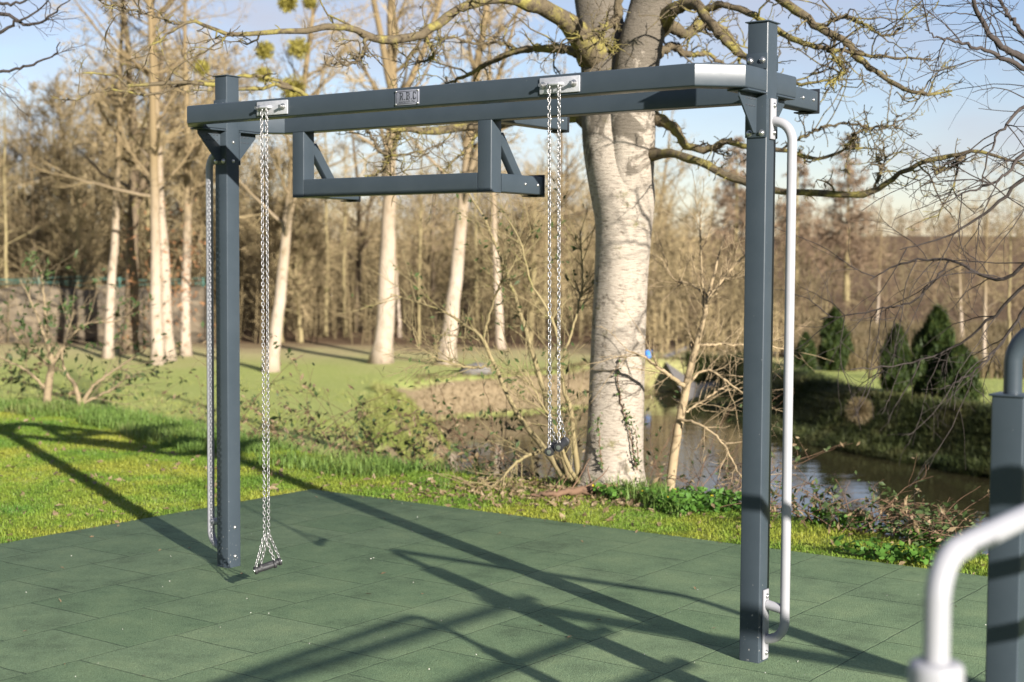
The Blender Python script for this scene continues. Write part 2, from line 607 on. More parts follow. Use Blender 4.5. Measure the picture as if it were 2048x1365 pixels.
def leaves(mb, centres, size, rg, up=0.3, aspect=0.6, fold=True):
    """leaf quads with random facing at the centres"""
    N = len(centres)
    n = norm(rg.normal(size=(N, 3)) + np.array([0, 0, up]))
    a = norm(np.cross(n, rg.normal(size=(N, 3))))
    b = np.cross(n, a)
    s = size * rg.uniform(0.6, 1.35, N)[:, None]
    V = np.stack([centres - a * s, centres - b * s * aspect * 0.5 + n * s * 0.15, centres + a * s,
                  centres + b * s * aspect * 0.5 + n * s * 0.15], axis=1)
    idx = np.arange(N * 4).reshape(N, 4)
    mb.add(V.reshape(-1, 3), idx[:, [0, 1, 2]], idx[:, [0, 2, 3]])


def blades(mb, base, h, w, rg, lean=0.35, curl=0.5):
    """grass blades: quad plus tip"""
    N = len(base)
    a = rg.uniform(0, 2 * np.pi, N)
    side = np.stack([np.cos(a), np.sin(a), np.zeros(N)], 1)
    fw = np.stack([-np.sin(a), np.cos(a), np.zeros(N)], 1)
    h = np.broadcast_to(h, N)[:, None] * rg.uniform(0.5, 1.35, N)[:, None]
    ln = rg.uniform(0, lean, N)[:, None]
    w = np.broadcast_to(w, N)[:, None]
    z = np.array([[0, 0, 1.0]])
    mid = base + z * h * 0.55 + fw * h * ln * 0.4
    tip = base + z * h * (1 - 0.3 * ln) + fw * h * (ln * (1 + curl))
    V = np.stack([base - side * w, base + side * w, mid + side * w * 0.8, mid - side * w * 0.8, tip], 1)
    idx = np.arange(N * 5).reshape(N, 5)
    mb.add(V.reshape(-1, 3), idx[:, [0, 1, 2, 3]], idx[:, [3, 2, 4]])


def box(mb, x0, x1, y0, y1, z0, z1, bev=0.0, seg=2):
    bm = bmesh.new()
    bmesh.ops.create_cube(bm, size=1)
    bmesh.ops.scale(bm, vec=(x1 - x0, y1 - y0, z1 - z0), verts=bm.verts)
    bmesh.ops.translate(bm, vec=((x0 + x1) / 2, (y0 + y1) / 2, (z0 + z1) / 2), verts=bm.verts)
    if bev:
        bmesh.ops.bevel(bm, geom=bm.edges[:], offset=bev, segments=seg, profile=0.5, affect='EDGES')
    add_bm(mb, bm)


def add_bm(mb, bm):
    bm.verts.index_update()
    v = np.array([x.co[:] for x in bm.verts])
    by = {}
    for f in bm.faces:
        by.setdefault(len(f.verts), []).append([x.index for x in f.verts])
    mb.add(v, *[np.array(q) for q in by.values()])
    bm.free()


def rounded(w, h, r, seg=3):
    pts = []
    for cx, cy, a0 in ((w / 2 - r, h / 2 - r, 0), (-w / 2 + r, h / 2 - r, 90), (-w / 2 + r, -h / 2 + r, 180), (w / 2 - r, -h / 2 + r, 270)):
        for k in range(seg + 1):
            a = R(a0 + 90 * k / seg)
            pts.append((cx + r * math.cos(a), cy + r * math.sin(a)))
    return np.array(pts)


def sweep(mb, path, prof, up=(0, 0, 1), closed=False, caps=True):
    """mitred sweep of a closed profile (x across, y along up) along a polyline"""
    P = np.asarray(path, float)
    K = len(P)
    up = np.asarray(up, float)
    rings = []
    for k in range(K):
        a = P[k] - P[k - 1] if (k > 0 or closed) else None
        b = P[(k + 1) % K] - P[k] if (k < K - 1 or closed) else None
        if a is None: a = b
        if b is None: b = a
        a, b = a / np.linalg.norm(a), b / np.linalg.norm(b)
        t = norm(a + b)
        n1 = np.cross(a, up)
        n1 /= np.linalg.norm(n1)
        nn = np.cross(t, up)
        nn /= np.linalg.norm(nn)
        sc = 1 / max(0.2, float(nn @ n1))
        rings.append(P[k] + prof[:, :1] * nn * sc + prof[:, 1:] * up)
    m = len(prof)
    V = np.concatenate(rings)
    idx = np.arange(K * m).reshape(K, m)
    rows = range(K if closed else K - 1)
    F = []
    for k in rows:
        a, d = idx[k], idx[(k + 1) % K]
        F.append(np.stack([a, np.roll(a, -1), np.roll(d, -1), d], 1))
    fs = [np.concatenate(F)]
    if caps and not closed:
        fs.append(idx[0][::-1].reshape(1, m))
        fs.append(idx[-1].reshape(1, m))
    mb.add(V, *fs)


def arc_tube(mb, pts, r, bend=0.1, m=20, seg=10):
    """round tube along a polyline with rounded corners"""
    P = [np.asarray(p, float) for p in pts]
    out = [P[0]]
    for i in range(1, len(P) - 1):
        a, b = norm(P[i - 1] - P[i]), norm(P[i + 1] - P[i])
        s, e = P[i] + a * bend, P[i] + b * bend
        for k in range(seg + 1):
            t = k / seg
            out.append((1 - t) ** 2 * s + 2 * t * (1 - t) * (P[i] * 0.75 + (s + e) / 2 * 0.25) + t * t * e)
    out.append(P[-1])
    Q = np.array(out)
    # frames by parallel transport
    T = norm(np.gradient(Q, axis=0))
    ref = np.array([1.0, 0, 0]) if abs(T[0][2]) > 0.8 else np.array([0, 0, 1.0])
    A = norm(np.cross(T[0], ref))
    th = np.arange(m) * 2 * np.pi / m
    V = []
    for k in range(len(Q)):
        A = norm(A - T[k] * (A @ T[k]))
        B = np.cross(T[k], A)
        V.append(Q[k] + r * (np.cos(th)[:, None] * A + np.sin(th)[:, None] * B))
    idx = np.arange(len(Q) * m).reshape(len(Q), m)
    a, d = idx[:-1], idx[1:]
    F = np.stack([a, np.roll(a, -1, 1), np.roll(d, -1, 1), d], -1).reshape(-1, 4)
    mb.add(np.concatenate(V), F, idx[0][::-1].reshape(1, m), idx[-1].reshape(1, m))


def lathe(mb, prof, centre, axis=(0, 0, 1), m=20):
    """prof rows (radius, height) spun round the axis"""
    ax = norm(np.asarray(axis, float))
    ref = np.array([1.0, 0, 0]) if abs(ax[2]) > 0.8 else np.array([0, 0, 1.0])
    A = norm(np.cross(ax, ref))
    B = np.cross(ax, A)
    th = np.arange(m) * 2 * np.pi / m
    V = np.concatenate([np.asarray(centre) + ax * h + r * (np.cos(th)[:, None] * A + np.sin(th)[:, None] * B) for r, h in prof])
    K = len(prof)
    idx = np.arange(K * m).reshape(K, m)
    a, d = idx[:-1], idx[1:]
    F = np.stack([a, np.roll(a, -1, 1), np.roll(d, -1, 1), d], -1).reshape(-1, 4)
    mb.add(V, F, idx[0][::-1].reshape(1, m), idx[-1].reshape(1, m))


def bolt(parent, pos, axis, r=0.011, name='bolt', mat=None):
    mb = MB()
    lathe(mb, [(r * 1.25, 0), (r * 1.25, 0.002), (r, 0.0022), (r * 0.95, r * 0.45), (r * 0.7, r * 0.8), (r * 0.3, r * 0.98)], pos, axis, 14)
    return mb.build(name, mat or M['bolt'], parent, sharp=40)


# ------------------------------------------------------------------ the training frame
TH = 0.62273
LX, LY, S = -1.66089, 8.55570, 3.4056          # left post, span to the right post
POST_H = 2.857
VV = np.array([math.cos(TH), -math.sin(TH)])   # along the frame, left post -> right post
UU = np.array([-math.sin(TH), -math.cos(TH)])  # towards the camera side


def fw(s, t, z):
    q = np.array([LX, LY]) + VV * s + UU * t
    return np.array([q[0], q[1], z])


# frame space: x = s, y = -t, z
frame = empty('pull_up_frame', (LX, LY, 0), -TH,
              'large anthracite steel training frame with two posts, overhead ring beam and hanging chains', 'pull-up frame')
PR = rounded(0.1, 0.1, 0.008)


def post(parent, s, t, h, ptype='post'):
    mb = MB()
    q = rounded(0.1, 0.1, 0.008)
    m = len(q)
    zs = [0, h]
    V = np.concatenate([np.column_stack([q[:, 0] + s, q[:, 1] - t, np.full(m, z)]) for z in zs])
    idx = np.arange(2 * m).reshape(2, m)
    F = np.stack([idx[0], np.roll(idx[0], -1), np.roll(idx[1], -1), idx[1]], 1)
    mb.add(V, F, idx[1].reshape(1, m))
    p = mb.build(ptype, M['steel'], parent, sharp=25)
    c = MB()
    box(c, s - 0.059, s + 0.059, -t - 0.059, -t + 0.059, h + 0.001, h + 0.007, 0.0025)
    box(c, s - 0.040, s + 0.040, -t - 0.040, -t + 0.040, h - 0.03, h + 0.0005)
    c.build('post_cap', M['steel'], p, sharp=30)
    return p


PL = post(frame, 0, 0, POST_H)
PRt = post(frame, S, 0, POST_H)

ZB, ZT = 2.551, 2.650
ZC, BH = (ZB + ZT) / 2, ZT - ZB
BP = rounded(0.094, BH, 0.009)
ring = [(s, -t, ZC) for s, t in ((0.135, 0.362), (3.272, 0.362), (3.4056, 0.235), (3.4056, -0.235), (3.272, -0.362),
                                 (0.135, -0.362), (0, -0.235), (0, 0.235))]
mb = MB()
sweep(mb, ring, BP, closed=True)
ring_o = mb.build('ring_beam', M['steel'], frame, sharp=25)


def square(mb, a, b, w=0.094, h=None, up=(0, 0, 1), r=0.008):
    sweep(mb, [a, b], rounded(w, h or w, r), up)


# rear arms with end plates
def arm(s, t0, t1, zc, parent=frame, h=0.094):
    mb = MB()
    square(mb, (s, -t0, zc), (s, -t1, zc), 0.094, h)
    o = mb.build('rear_arm', M['steel'], parent, sharp=25)
    e = MB()
    box(e, s - 0.056, s + 0.056, -t1 + 0.001, -t1 + 0.010, zc - h / 2 - 0.012, zc + h / 2 + 0.012, 0.004)
    box(e, s - 0.056, s + 0.002, -t1 - 0.055, -t1 + 0.0005, zc - h / 2 - 0.010, zc - h / 2 - 0.003, 0.002)
    e.build('end_plate', M['black'], o, sharp=30)
    for dt in (0.05, 0.17):
        bolt(o, (s + 0.047, -t1 - dt, zc + 0.002), (1, 0, 0), 0.008)
    return o


arm(1.628, -0.409, -1.045, ZC, h=BH)
arm(3.255, -0.409, -0.83, ZC, h=BH)

# the dropped lower bar frame
drop = MB()
for s0, s1 in ((0.213, 0.307), (1.582, 1.676)):
    sc = (s0 + s1) / 2
    square(drop, (sc, 0.362, ZB + 0.001), (sc, 0.362, 2.171), 0.094, 0.094, (0, 1, 0))
square(drop, (0.3075, 0.362, 2.224), (1.5815, 0.362, 2.224), 0.093, 0.104)
drop_o = drop.build('drop_frame', M['steel'], frame, sharp=25)
for sc in (0.260, 1.629):
    arm(sc, -0.4095, -0.80, 2.224, drop_o, 0.1)
    mb = MB()
    sweep(mb, [(sc + 0.02, 0.41, 2.475), (sc + 0.02, 0.585, 2.255)], rounded(0.045, 0.06, 0.006), norm(np.array([0, 0.62, 0.5])))
    mb.build('brace', M['steel'], drop_o, sharp=25)


# gusset brackets below and above the ring on both posts
def gusset(s, side):
    """side +1 towards the camera, -1 behind"""
    y = -side
    mb = MB()

    def bx(x0, x1, t0, t1, z0, z1, bev=0.002):
        ya, yb = sorted((y * t0, y * t1))
        box(mb, s + x0, s + x1, ya, yb, z0, z1, bev)
    bx(-0.052, 0.052, 0.051, 0.058, 2.352, 2.540)          # plate on the post
    bx(-0.052, 0.052, 0.051, 0.235, 2.5415, 2.5495)        # flange under the ring
    bx(-0.050, 0.050, 0.051, 0.058, 2.652, 2.722)          # plate above
    # triangular web
    tri = np.array([(0.058, 2.541), (0.225, 2.541), (0.225, 2.52), (0.085, 2.372), (0.058, 2.372)])
    k = len(tri)
    V = np.concatenate([np.column_stack([np.full(k, s + dx), y * tri[:, 0], tri[:, 1]]) for dx in (-0.004, 0.004)])
    a = np.arange(k)
    sidef = np.stack([a, np.roll(a, -1), np.roll(a, -1) + k, a + k], 1)
    mb.add(V, sidef, a.reshape(1, k), (a + k)[::-1].reshape(1, k))
    o = mb.build('gusset_bracket', M['steel'], frame, sharp=30)
    for dx in (-0.03, 0.03):
        bolt(o, (s + dx, y * 0.058, 2.371), (0, y, 0), 0.012)
        bolt(o, (s + dx, y * 0.058, 2.690), (0, y, 0), 0.012)
    for q in range(4):
        for z in (2.518, 2.488):
            ya = y * (0.075 + 0.026 * q)
            ink_box = (s + 0.0042, s + 0.0050, min(ya, ya + y * 0.014), max(ya, ya + y * 0.014), z - 0.003, z + 0.003)
            if 0.075 + 0.026 * q < 0.06 + (z - 2.372):
                ink = MB()
                box(ink, *ink_box)
                ink.build('stamped_mark', M['ink'], o, smooth=False)


for s in (0, S):
    for side in (1, -1):
        gusset(s, side)
for s, dx in ((0, 1), (S, -1)):
    bolt(frame, (s + 0.0505 * (1), 0.0, 2.48), (1, 0, 0), 0.008)
bolt(PL, (0.0505, 0, 0.235), (1, 0, 0), 0.009)
bolt(PL, (0.0505, 0, 0.065), (1, 0, 0), 0.009)
bolt(frame, (0.0505, 0, 2.372), (1, 0, 0), 0.009)


# side climbing rails
def side_rail(s, sg):
    """sg +1: on the outer right face"""
    x = lambda d: s + sg * d
    mb = MB()
    arc_tube(mb, [(x(0.062), 0, 2.425), (x(0.150), 0, 2.425), (x(0.150), 0, 0.105), (x(0.062), 0, 0.105)], 0.0215, 0.085)
    arc_tube(mb, [(x(0.062), 0, 0.262), (x(0.132), 0, 0.250)], 0.0215, 0.02)
    o = mb.build('side_rail', M['white'], frame, sharp=60)
    for z0, z1 in ((2.345, 2.525), (0.012, 0.330)):
        pm = MB()
        a, b = sorted((x(0.051), x(0.062)))
        box(pm, a, b, -0.026, 0.026, z0, z1, 0.004)
        pl = pm.build('mount_plate', M['white'], o, sharp=30)
        for zz in (z0 + 0.03, z1 - 0.03):
            bolt(pl, (x(0.062), 0, zz), (sg, 0, 0), 0.010)


side_rail(S, 1)
side_rail(0, -1)


# chain plates with hooks on the front beam
def chain_plate(s0, s1, hook):
    y = -0.409
    mb = MB()
    box(mb, s0, s1, y - 0.009, y - 0.0005, 2.563, 2.637, 0.004)
    o = mb.build('chain_plate', M['galv'], frame, sharp=30)
    for sx in (s0 + 0.022, s1 - 0.03):
        b = MB()
        lathe(b, [(0.017, 0), (0.017, 0.003), (0.013, 0.0032), (0.013, 0.012), (0.008, 0.0122), (0.008, 0.030)], (sx, y - 0.009, 2.602), (0, -1, 0), 12)
        b.build('bolt', M['bolt'], o, sharp=35)
    h = MB()
    arc_tube(h, [(hook - 0.034, y - 0.008, 2.604), (hook - 0.034, y - 0.025, 2.604), (hook + 0.034, y - 0.025, 2.604), (hook + 0.034, y - 0.008, 2.604)], 0.0085, 0.012, 12)
    h.build('hook', M['galv'], o)


chain_plate(0.667, 0.893, 0.740)
chain_plate(2.490, 2.710, 2.583)

# name plate
npm = MB()
box(npm, 1.624, 1.776, -0.414, -0.4095, 2.562, 2.636, 0.002)
name_plate = npm.build('name_plate', M['plate'], frame, sharp=30)
rim = MB()
for x0, x1, z0, z1 in ((1.632, 1.768, 2.6275, 2.6295), (1.632, 1.768, 2.5685, 2.5705), (1.632, 1.634, 2.571, 2.627), (1.766, 1.768, 2.571, 2.627)):
    box(rim, x0, x1, -0.4152, -0.4138, z0, z1)
rim.build('engraved_border', M['ink'], name_plate, smooth=False)
for x in (1.631, 1.769):
    for z in (2.568, 2.630):
        bolt(name_plate, (x, -0.414, z), (0, -1, 0), 0.0045, 'rivet')


def text_mesh(txt, size, sx, origin, ax_x, ax_y, name, mat, parent, depth=0.0006):
    cu = bpy.data.curves.new('lettering', 'FONT')
    cu.body = txt
    cu.size = size
    cu.align_x = 'CENTER'
    cu.extrude = depth
    o = bpy.data.objects.new('lettering', cu)
    C.objects.link(o)
    dg = bpy.context.evaluated_depsgraph_get()
    me = bpy.data.meshes.new_from_object(o.evaluated_get(dg))
    bpy.data.objects.remove(o)
    ax_x, ax_y = Vector(ax_x), Vector(ax_y)
    az = ax_x.cross(ax_y)
    for v in me.vertices:
        v.co = Vector(origin) + ax_x * v.co.x * sx + ax_y * v.co.y + az * v.co.z
    me.materials.clear()
    return link_mesh(name, me, mat, parent)


def serif_letters(parent):
    """tall narrow slab letters R . B . C on the plate"""
    mb = MB()
    y0, y1 = -0.4153, -0.4138

    def r(x, z, w, h):
        box(mb, x, x + w, y0, y1, z, z + h)
    zb, H = 2.5875, 0.037
    st = 0.0055

    def slab(x, w, z):
        r(x, z, w, 0.0028)
    T = 0.0046
    # R
    x = 1.654
    r(x + 0.003, zb + T, st, H - 2 * T); slab(x, 0.0115, zb); r(x, zb + H - T, 0.021, T)
    r(x + 0.0175, zb + H * 0.58, st * 0.9, H * 0.58 * 0.52); r(x + 0.0086, zb + H * 0.45, 0.0115, T)
    r(x + 0.0130, zb + H * 0.30, st * 0.9, H * 0.14); r(x + 0.0155, zb + H * 0.13, st * 0.9, H * 0.16); r(x + 0.0175, zb, st * 1.2, H * 0.12)
    r(1.684, zb, 0.005, 0.005)
    # B
    x = 1.696
    r(x + 0.003, zb + T, st, H - 2 * T); r(x, zb, 0.021, T); r(x, zb + H - T, 0.020, T)
    r(x + 0.0165, zb + H * 0.60, st * 0.9, H * 0.26); r(x + 0.0086, zb + H * 0.46, 0.0095, T)
    r(x + 0.0180, zb + T + 0.0005, st * 0.9, H * 0.32)
    r(1.7265, zb, 0.005, 0.005)
    # C
    x = 1.738
    r(x + 0.001, zb + T, st, H - 2 * T); r(x + 0.003, zb, 0.016, T); r(x + 0.003, zb + H - T, 0.016, T)
    r(x + 0.0160, zb + H * 0.68, 0.0035, H * 0.19); r(x + 0.0160, zb + T + 0.0004, 0.0035, H * 0.12)
    mb.build('lettering', M['ink'], parent, smooth=False)


serif_letters(name_plate)
small = MB()                                     # the small second line, too fine to read
xx = 1.650
rs = random.Random(4)
while xx < 1.752:
    w = rs.choice((0.004, 0.005, 0.006))
    if abs(xx - 1.690) > 0.003 and abs(xx - 1.726) > 0.003:
        box(small, xx, xx + w * 0.3, -0.4150, -0.4138, 2.5745, 2.5835)
        zz = 2.5745 if rs.random() < 0.5 else 2.581
        box(small, xx + w * 0.3, xx + w, -0.4150, -0.4138, zz, zz + 0.002)
    xx += w + 0.0016
small.build('small_lettering', M['ink'], name_plate, smooth=False)


# ------------------------------------------------------------------ hanging handles on chains
def link_template(pitch=0.0180, wire=0.0023, width=0.0092):
    L2 = pitch / 2 + wire
    pts = []
    for k in range(7):
        a = R(-90 + 180 * k / 6)
        pts.append((width * math.cos(a) * 0.75, 0, (L2 - width * 0.75) + 0 * a))
    path = []
    for k in range(6):
        a = R(0 + 180 * k / 5)
        path.append((width * 0.72 * math.cos(a), 0, L2 - width * 0.72 + width * 0.72 * math.sin(a)))
    for k in range(6):
        a = R(180 + 180 * k / 5)
        path.append((width * 0.72 * math.cos(a), 0, -(L2 - width * 0.72) + width * 0.72 * math.sin(a)))
    P = np.array(path)
    m = 6
    n = len(P)
    T = norm(np.roll(P, -1, 0) - np.roll(P, 1, 0))
    B = np.array([0, 1.0, 0])
    A = np.cross(T, B)
    th = np.arange(m) * 2 * np.pi / m
    V = P[:, None, :] + wire * (np.cos(th)[None, :, None] * A[:, None, :] + np.sin(th)[None, :, None] * B)
    idx = np.arange(n * m).reshape(n, m)
    d = np.roll(idx, -1, 0)
    F = np.stack([idx, np.roll(idx, -1, 1), np.roll(d, -1, 1), d], -1).reshape(-1, 4)
    return V.reshape(-1, 3), F


LV, LF = link_template()


def chain(mb, a, b, twist, rg):
    a, b = np.asarray(a, float), np.asarray(b, float)
    d = b - a
    ln = np.linalg.norm(d)
    n = max(2, int(round(ln / 0.0180)))
    ax = d / ln
    ref = np.array([0, 1.0, 0])
    X = norm(np.cross(ref, ax))
    Y = np.cross(ax, X)
    ph = twist
    for k in range(n):
        c = a + d * (k + 0.5) / n
        ph += rg.normal(0, 0.10)
        t = ph + (k % 2) * math.pi / 2
        cx, sx = math.cos(t), math.sin(t)
        e1 = X * cx + Y * sx
        e2 = -X * sx + Y * cx
        mb.add(c + LV[:, :1] * e1 + LV[:, 1:2] * e2 + LV[:, 2:] * ax, LF)


def handle(s_top, t_top, apex, centre, half, label, group, twist):
    """one chain strand ending in a triangle that holds a black grip; coordinates in frame space (s,t,z)"""
    root_w = fw(*centre)
    o = empty('hanging_handle', root_w, -TH, label, 'hanging handle', group)

    def loc(p):
        return np.array([p[0] - centre[0], -(p[1] - centre[1]), p[2] - centre[2]])
    c0 = np.zeros(3)
    h = np.array([half[0], -half[1], half[2]])
    rg = np.random.default_rng(int(twist * 100) + 3)
    mb = MB()
    chain(mb, loc((s_top, t_top, 2.598)), loc(apex), twist, rg)
    chain(mb, loc(apex), h * 0.93 + np.array([0, 0, 0.012]), twist + 0.4, rg)
    chain(mb, loc(apex), -h * 0.93 + np.array([0, 0, 0.012]), twist + 0.9, rg)
    mb.build('chain', M['chain'], o)
    g = MB()
    ax = norm(h)
    Lh = np.linalg.norm(h)
    lathe(g, [(0.011, -Lh), (0.0205, -Lh), (0.0215, -Lh + 0.004), (0.0215, -Lh + 0.012), (0.0165, -Lh + 0.016), (0.0165, -0.02), (0.0175, 0.0), (0.0165, 0.02),
              (0.0165, Lh - 0.016), (0.0215, Lh - 0.012), (0.0215, Lh - 0.004), (0.0205, Lh), (0.011, Lh)], c0, ax, 18)
    gr = g.build('grip', M['grip'], o, sharp=35)
    for sg in (1, -1):
        e = MB()
        lathe(e, [(0.0105, 0.0), (0.0105, 0.004), (0.005, 0.0045)], ax * sg * Lh, ax * sg, 14)
        e.build('grip_washer', M['bolt'], gr, sharp=35)


GH = 'pairs of chain handles hanging from the front beam'
handle(0.722, 0.434, (0.735, 0.436, 0.335), (0.748, 0.444, 0.160), (0.027, -0.052, 0.0135),
       'black grip low beside the left post, hung on the outer of two close chains', GH, 0.3)
handle(0.758, 0.434, (0.764, 0.434, 0.345), (0.757, 0.416, 0.172), (0.027, -0.052, 0.0135),
       'black grip low beside the left post, hung on the inner of two close chains', GH, 1.1)
handle(2.556, 0.434, (2.572, 0.434, 1.10), (2.588, 0.436, 0.941), (-0.020, -0.055, 0.008),
       'higher hung black grip in front of the tree, on the left of two spaced chains', GH, 0.7)
handle(2.610, 0.434, (2.622, 0.434, 1.12), (2.638, 0.430, 0.965), (-0.018, -0.055, 0.008),
       'higher hung black grip in front of the tree, on the right of two spaced chains', GH, 1.7)

# ------------------------------------------------------------------ neighbouring stations
# dip station: dark post with a bent dark tube on top, running off to the right
P0 = np.array([1.605, 4.68])
dip = empty('dip_station', (P0[0], P0[1], 0), -TH,
            'shoulder high anthracite post at right edge with bent dark tube rail on top', 'dip station')


def short_post(x, y, h):
    mb = MB()
    q = rounded(0.104, 0.104, 0.008)
    m = len(q)
    V = np.concatenate([np.column_stack([q[:, 0] + x, q[:, 1] + y, np.full(m, z)]) for z in (0, h)])
    idx = np.arange(2 * m).reshape(2, m)
    F = np.stack([idx[0], np.roll(idx[0], -1), np.roll(idx[1], -1), idx[1]], 1)
    mb.add(V, F, idx[1].reshape(1, m))
    p = mb.build('post', M['steel'], dip, sharp=25)
    c = MB()
    box(c, x - 0.059, x + 0.059, y - 0.059, y + 0.059, h + 0.001, h + 0.008, 0.003)
    c.build('post_cap', M['steel'], p, sharp=30)
    for z in (1.12, 0.35):
        bolt(p, (x + 0.0525, y, z), (1, 0, 0), 0.013)
    return p


DH = 1.374
short_post(0, 0, DH)
short_post(2.15, 0, DH)
mb = MB()
arc_tube(mb, [(0, 0, DH - 0.02), (0, 0, DH + 0.215), (2.15, 0, DH + 0.215), (2.15, 0, DH - 0.02)], 0.029, 0.10, 24)
mb.build('tube_rail', M['steel'], dip, sharp=60)

# white rail with collar, close to the camera
W0 = np.array([0.648, 2.20])
wr = empty('white_rail_station', (W0[0], W0[1], 0), -TH,
           'white bent tube rail rising from a thick collar in the blurred right foreground', 'handrail')
mb = MB()
arc_tube(mb, [(0, 0, 1.10), (0, 0, 1.345), (0.10, 1.6, 1.42), (0.10, 1.6, 1.10)], 0.0198, 0.066, 28, 14)
mb.build('tube_rail', M['white'], wr, sharp=60)
for yy, xx in ((0, 0), (1.6, 0.10)):
    mb = MB()
    lathe(mb, [(0.042, 0), (0.042, 1.170), (0.0415, 1.178), (0.039, 1.184), (0.034, 1.187), (0.0198, 1.1875)], (xx, yy, 0), (0, 0, 1), 32)
    mb.build('collar_post', M['white'], wr, sharp=50)

# ------------------------------------------------------------------ ground, river, sky
MAT_S0, MAT_S1, MAT_T0, MAT_T1 = -1.66, 8.5, -2.45, 9.5     # paving rectangle in frame space


def seg_dist(X, Y, line):
    best = np.full(X.shape, 1e9)
    sgn = np.zeros(X.shape)
    for (x0, y0), (x1, y1) in zip(line[:-1], line[1:]):
        dx, dy = x1 - x0, y1 - y0
        t = np.clip(((X - x0) * dx + (Y - y0) * dy) / (dx * dx + dy * dy), 0, 1)
        ex, ey = X - x0 - t * dx, Y - y0 - t * dy
        d = np.hypot(ex, ey)
        s = np.sign(dx * ey - dy * ex)
        m = d < best
        best[m] = d[m]
        sgn[m] = s[m]
    return best * sgn


# top edge of the near bank, left to right; left side of travel = beyond
NEAR = [(-40, 48), (-14, 26.5), (-6.5, 18.6), (-4.45, 17.2), (-2.0, 13.9), (-0.1, 12.35), (0.9, 12.3), (1.7, 11.2), (2.9, 9.3), (6.5, 5.3), (14, -2)]
# water line of the far bank, left to right
FAR = [(-40, 62), (-16, 41), (-8, 36.0), (-1.7, 34.5), (0.6, 35.0), (2.6, 38), (4.4, 42), (5.3, 42), (5.6, 36), (6.0, 30.6), (7.2, 28), (8.3, 25.6), (12, 19.5), (20, 10), (30, -2)]
FIELD_Z, WATER_Z = -1.0, -1.85


def hash_noise(X, Y, f, seed):
    rg = np.random.default_rng(seed)
    out = np.zeros_like(X)
    for k in range(6):
        a = rg.uniform(0, 2 * np.pi)
        fr = f * 1.7 ** (k / 2)
        out += np.sin((X * math.cos(a) + Y * math.sin(a)) * fr + rg.uniform(0, 6.28)) / 1.4 ** k
    return out / 3


def sstep(x, a, b):
    t = np.clip((x - a) / (b - a), 0, 1)
    return t * t * (3 - 2 * t)


def left_fill(X, Y):
    return sstep(-(X + 0.05 * Y) + 0.35 * hash_noise(X, Y, 1.1, 41), -0.5, 1.5)


def height(X, Y):
    X, Y = np.asarray(X, float), np.asarray(Y, float)
    wob = 0.35 * hash_noise(X, Y, 0.9, 43)
    dn = seg_dist(X, Y, NEAR)            # >0 beyond the near bank
    df = seg_dist(X, Y, FAR) + wob       # >0 on the far side
    lawn = 0.05 * hash_noise(X, Y, 0.5, 1) * sstep(-dn, 0.2, 2) * sstep(np.hypot(X, Y - 5), 6, 12)
    fill = left_fill(X, Y)
    near = -0.012 + lawn * 0.6 - (2.35 - 1.38 * fill) * sstep(dn, -0.25, 2.4)
    field = FIELD_Z + 0.10 * hash_noise(X, Y, 0.25, 2) + 0.006 * np.clip(Y - 45, 0, 200)
    hill = 3.5 * sstep(Y + 0.9 * X, 95, 300) + 3.0 * sstep(Y, 60, 240)
    far = np.where(df > 0, FIELD_Z - 0.85 + (field + hill - FIELD_Z + 0.85) * sstep(df, 0.05, 1.5), -2.36)
    far = np.where((df <= 0), -2.36 + 0.5 * sstep(df, -1.2, 0.05), far)
    far = far * (1 - fill) + fill * np.where(df > 0, np.maximum(far, field), field)
    return np.where(df > -1.2, np.where(dn < 2.4, np.maximum(near, far), far), near * (1 - fill) + fill * np.where(dn < 2.4, near, field))


def grid_mesh(name, xs, ys, mat):
    X, Y = np.meshgrid(xs, ys)
    Z = height(X, Y)
    nx, ny = len(xs), len(ys)
    # sink it under the paving
    s = (X - LX) * VV[0] + (Y - LY) * VV[1]
    t = (X - LX) * UU[0] + (Y - LY) * UU[1]
    ins = (s > MAT_S0 + 0.05) & (s < MAT_S1 - 0.05) & (t > MAT_T0 + 0.05) & (t < MAT_T1 - 0.05)
    Z = np.where(ins, -0.06, Z)
    idx = np.arange(nx * ny).reshape(ny, nx)
    F = np.stack([idx[:-1, :-1], idx[:-1, 1:], idx[1:, 1:], idx[1:, :-1]], -1).reshape(-1, 4)
    mb = MB()
    mb.add(np.stack([X, Y, Z], -1).reshape(-1, 3), F)
    o = mb.build(name, mat)
    o['kind'] = 'structure'
    return o


def axis(a, parts):
    out = [a]
    for b, st in parts:
        n = max(1, int(round((b - out[-1]) / st)))
        out += list(np.linspace(out[-1], b, n + 1)[1:])
    return np.array(out)


grid_mesh('ground', axis(-400, [(-60, 12), (-22, 1.5), (-9, 0.4), (10, 0.2), (24, 0.5), (70, 2), (500, 14)]),
          axis(-30, [(0, 3), (7, 0.5), (20, 0.2), (44, 0.3), (70, 1), (140, 4), (900, 22)]), M['ground'])

mb = MB()
wv = np.array([(-60, 20, WATER_Z), (40, -6, WATER_Z), (40, 60, WATER_Z), (-60, 70, WATER_Z)], float)
mb.add(wv, np.array([[0, 1, 2, 3]]))
o = mb.build('river', M['water'])
o['kind'] = 'structure'

mb = MB()
box(mb, MAT_S0, MAT_S1, -MAT_T1, -MAT_T0, -0.05, 0.0, 0.006)
pv = mb.build('rubber_paving', M['paving'], sharp=30)
pv.location = (LX, LY, 0)
pv.rotation_euler = (0, 0, -TH)
pv['kind'] = 'structure'

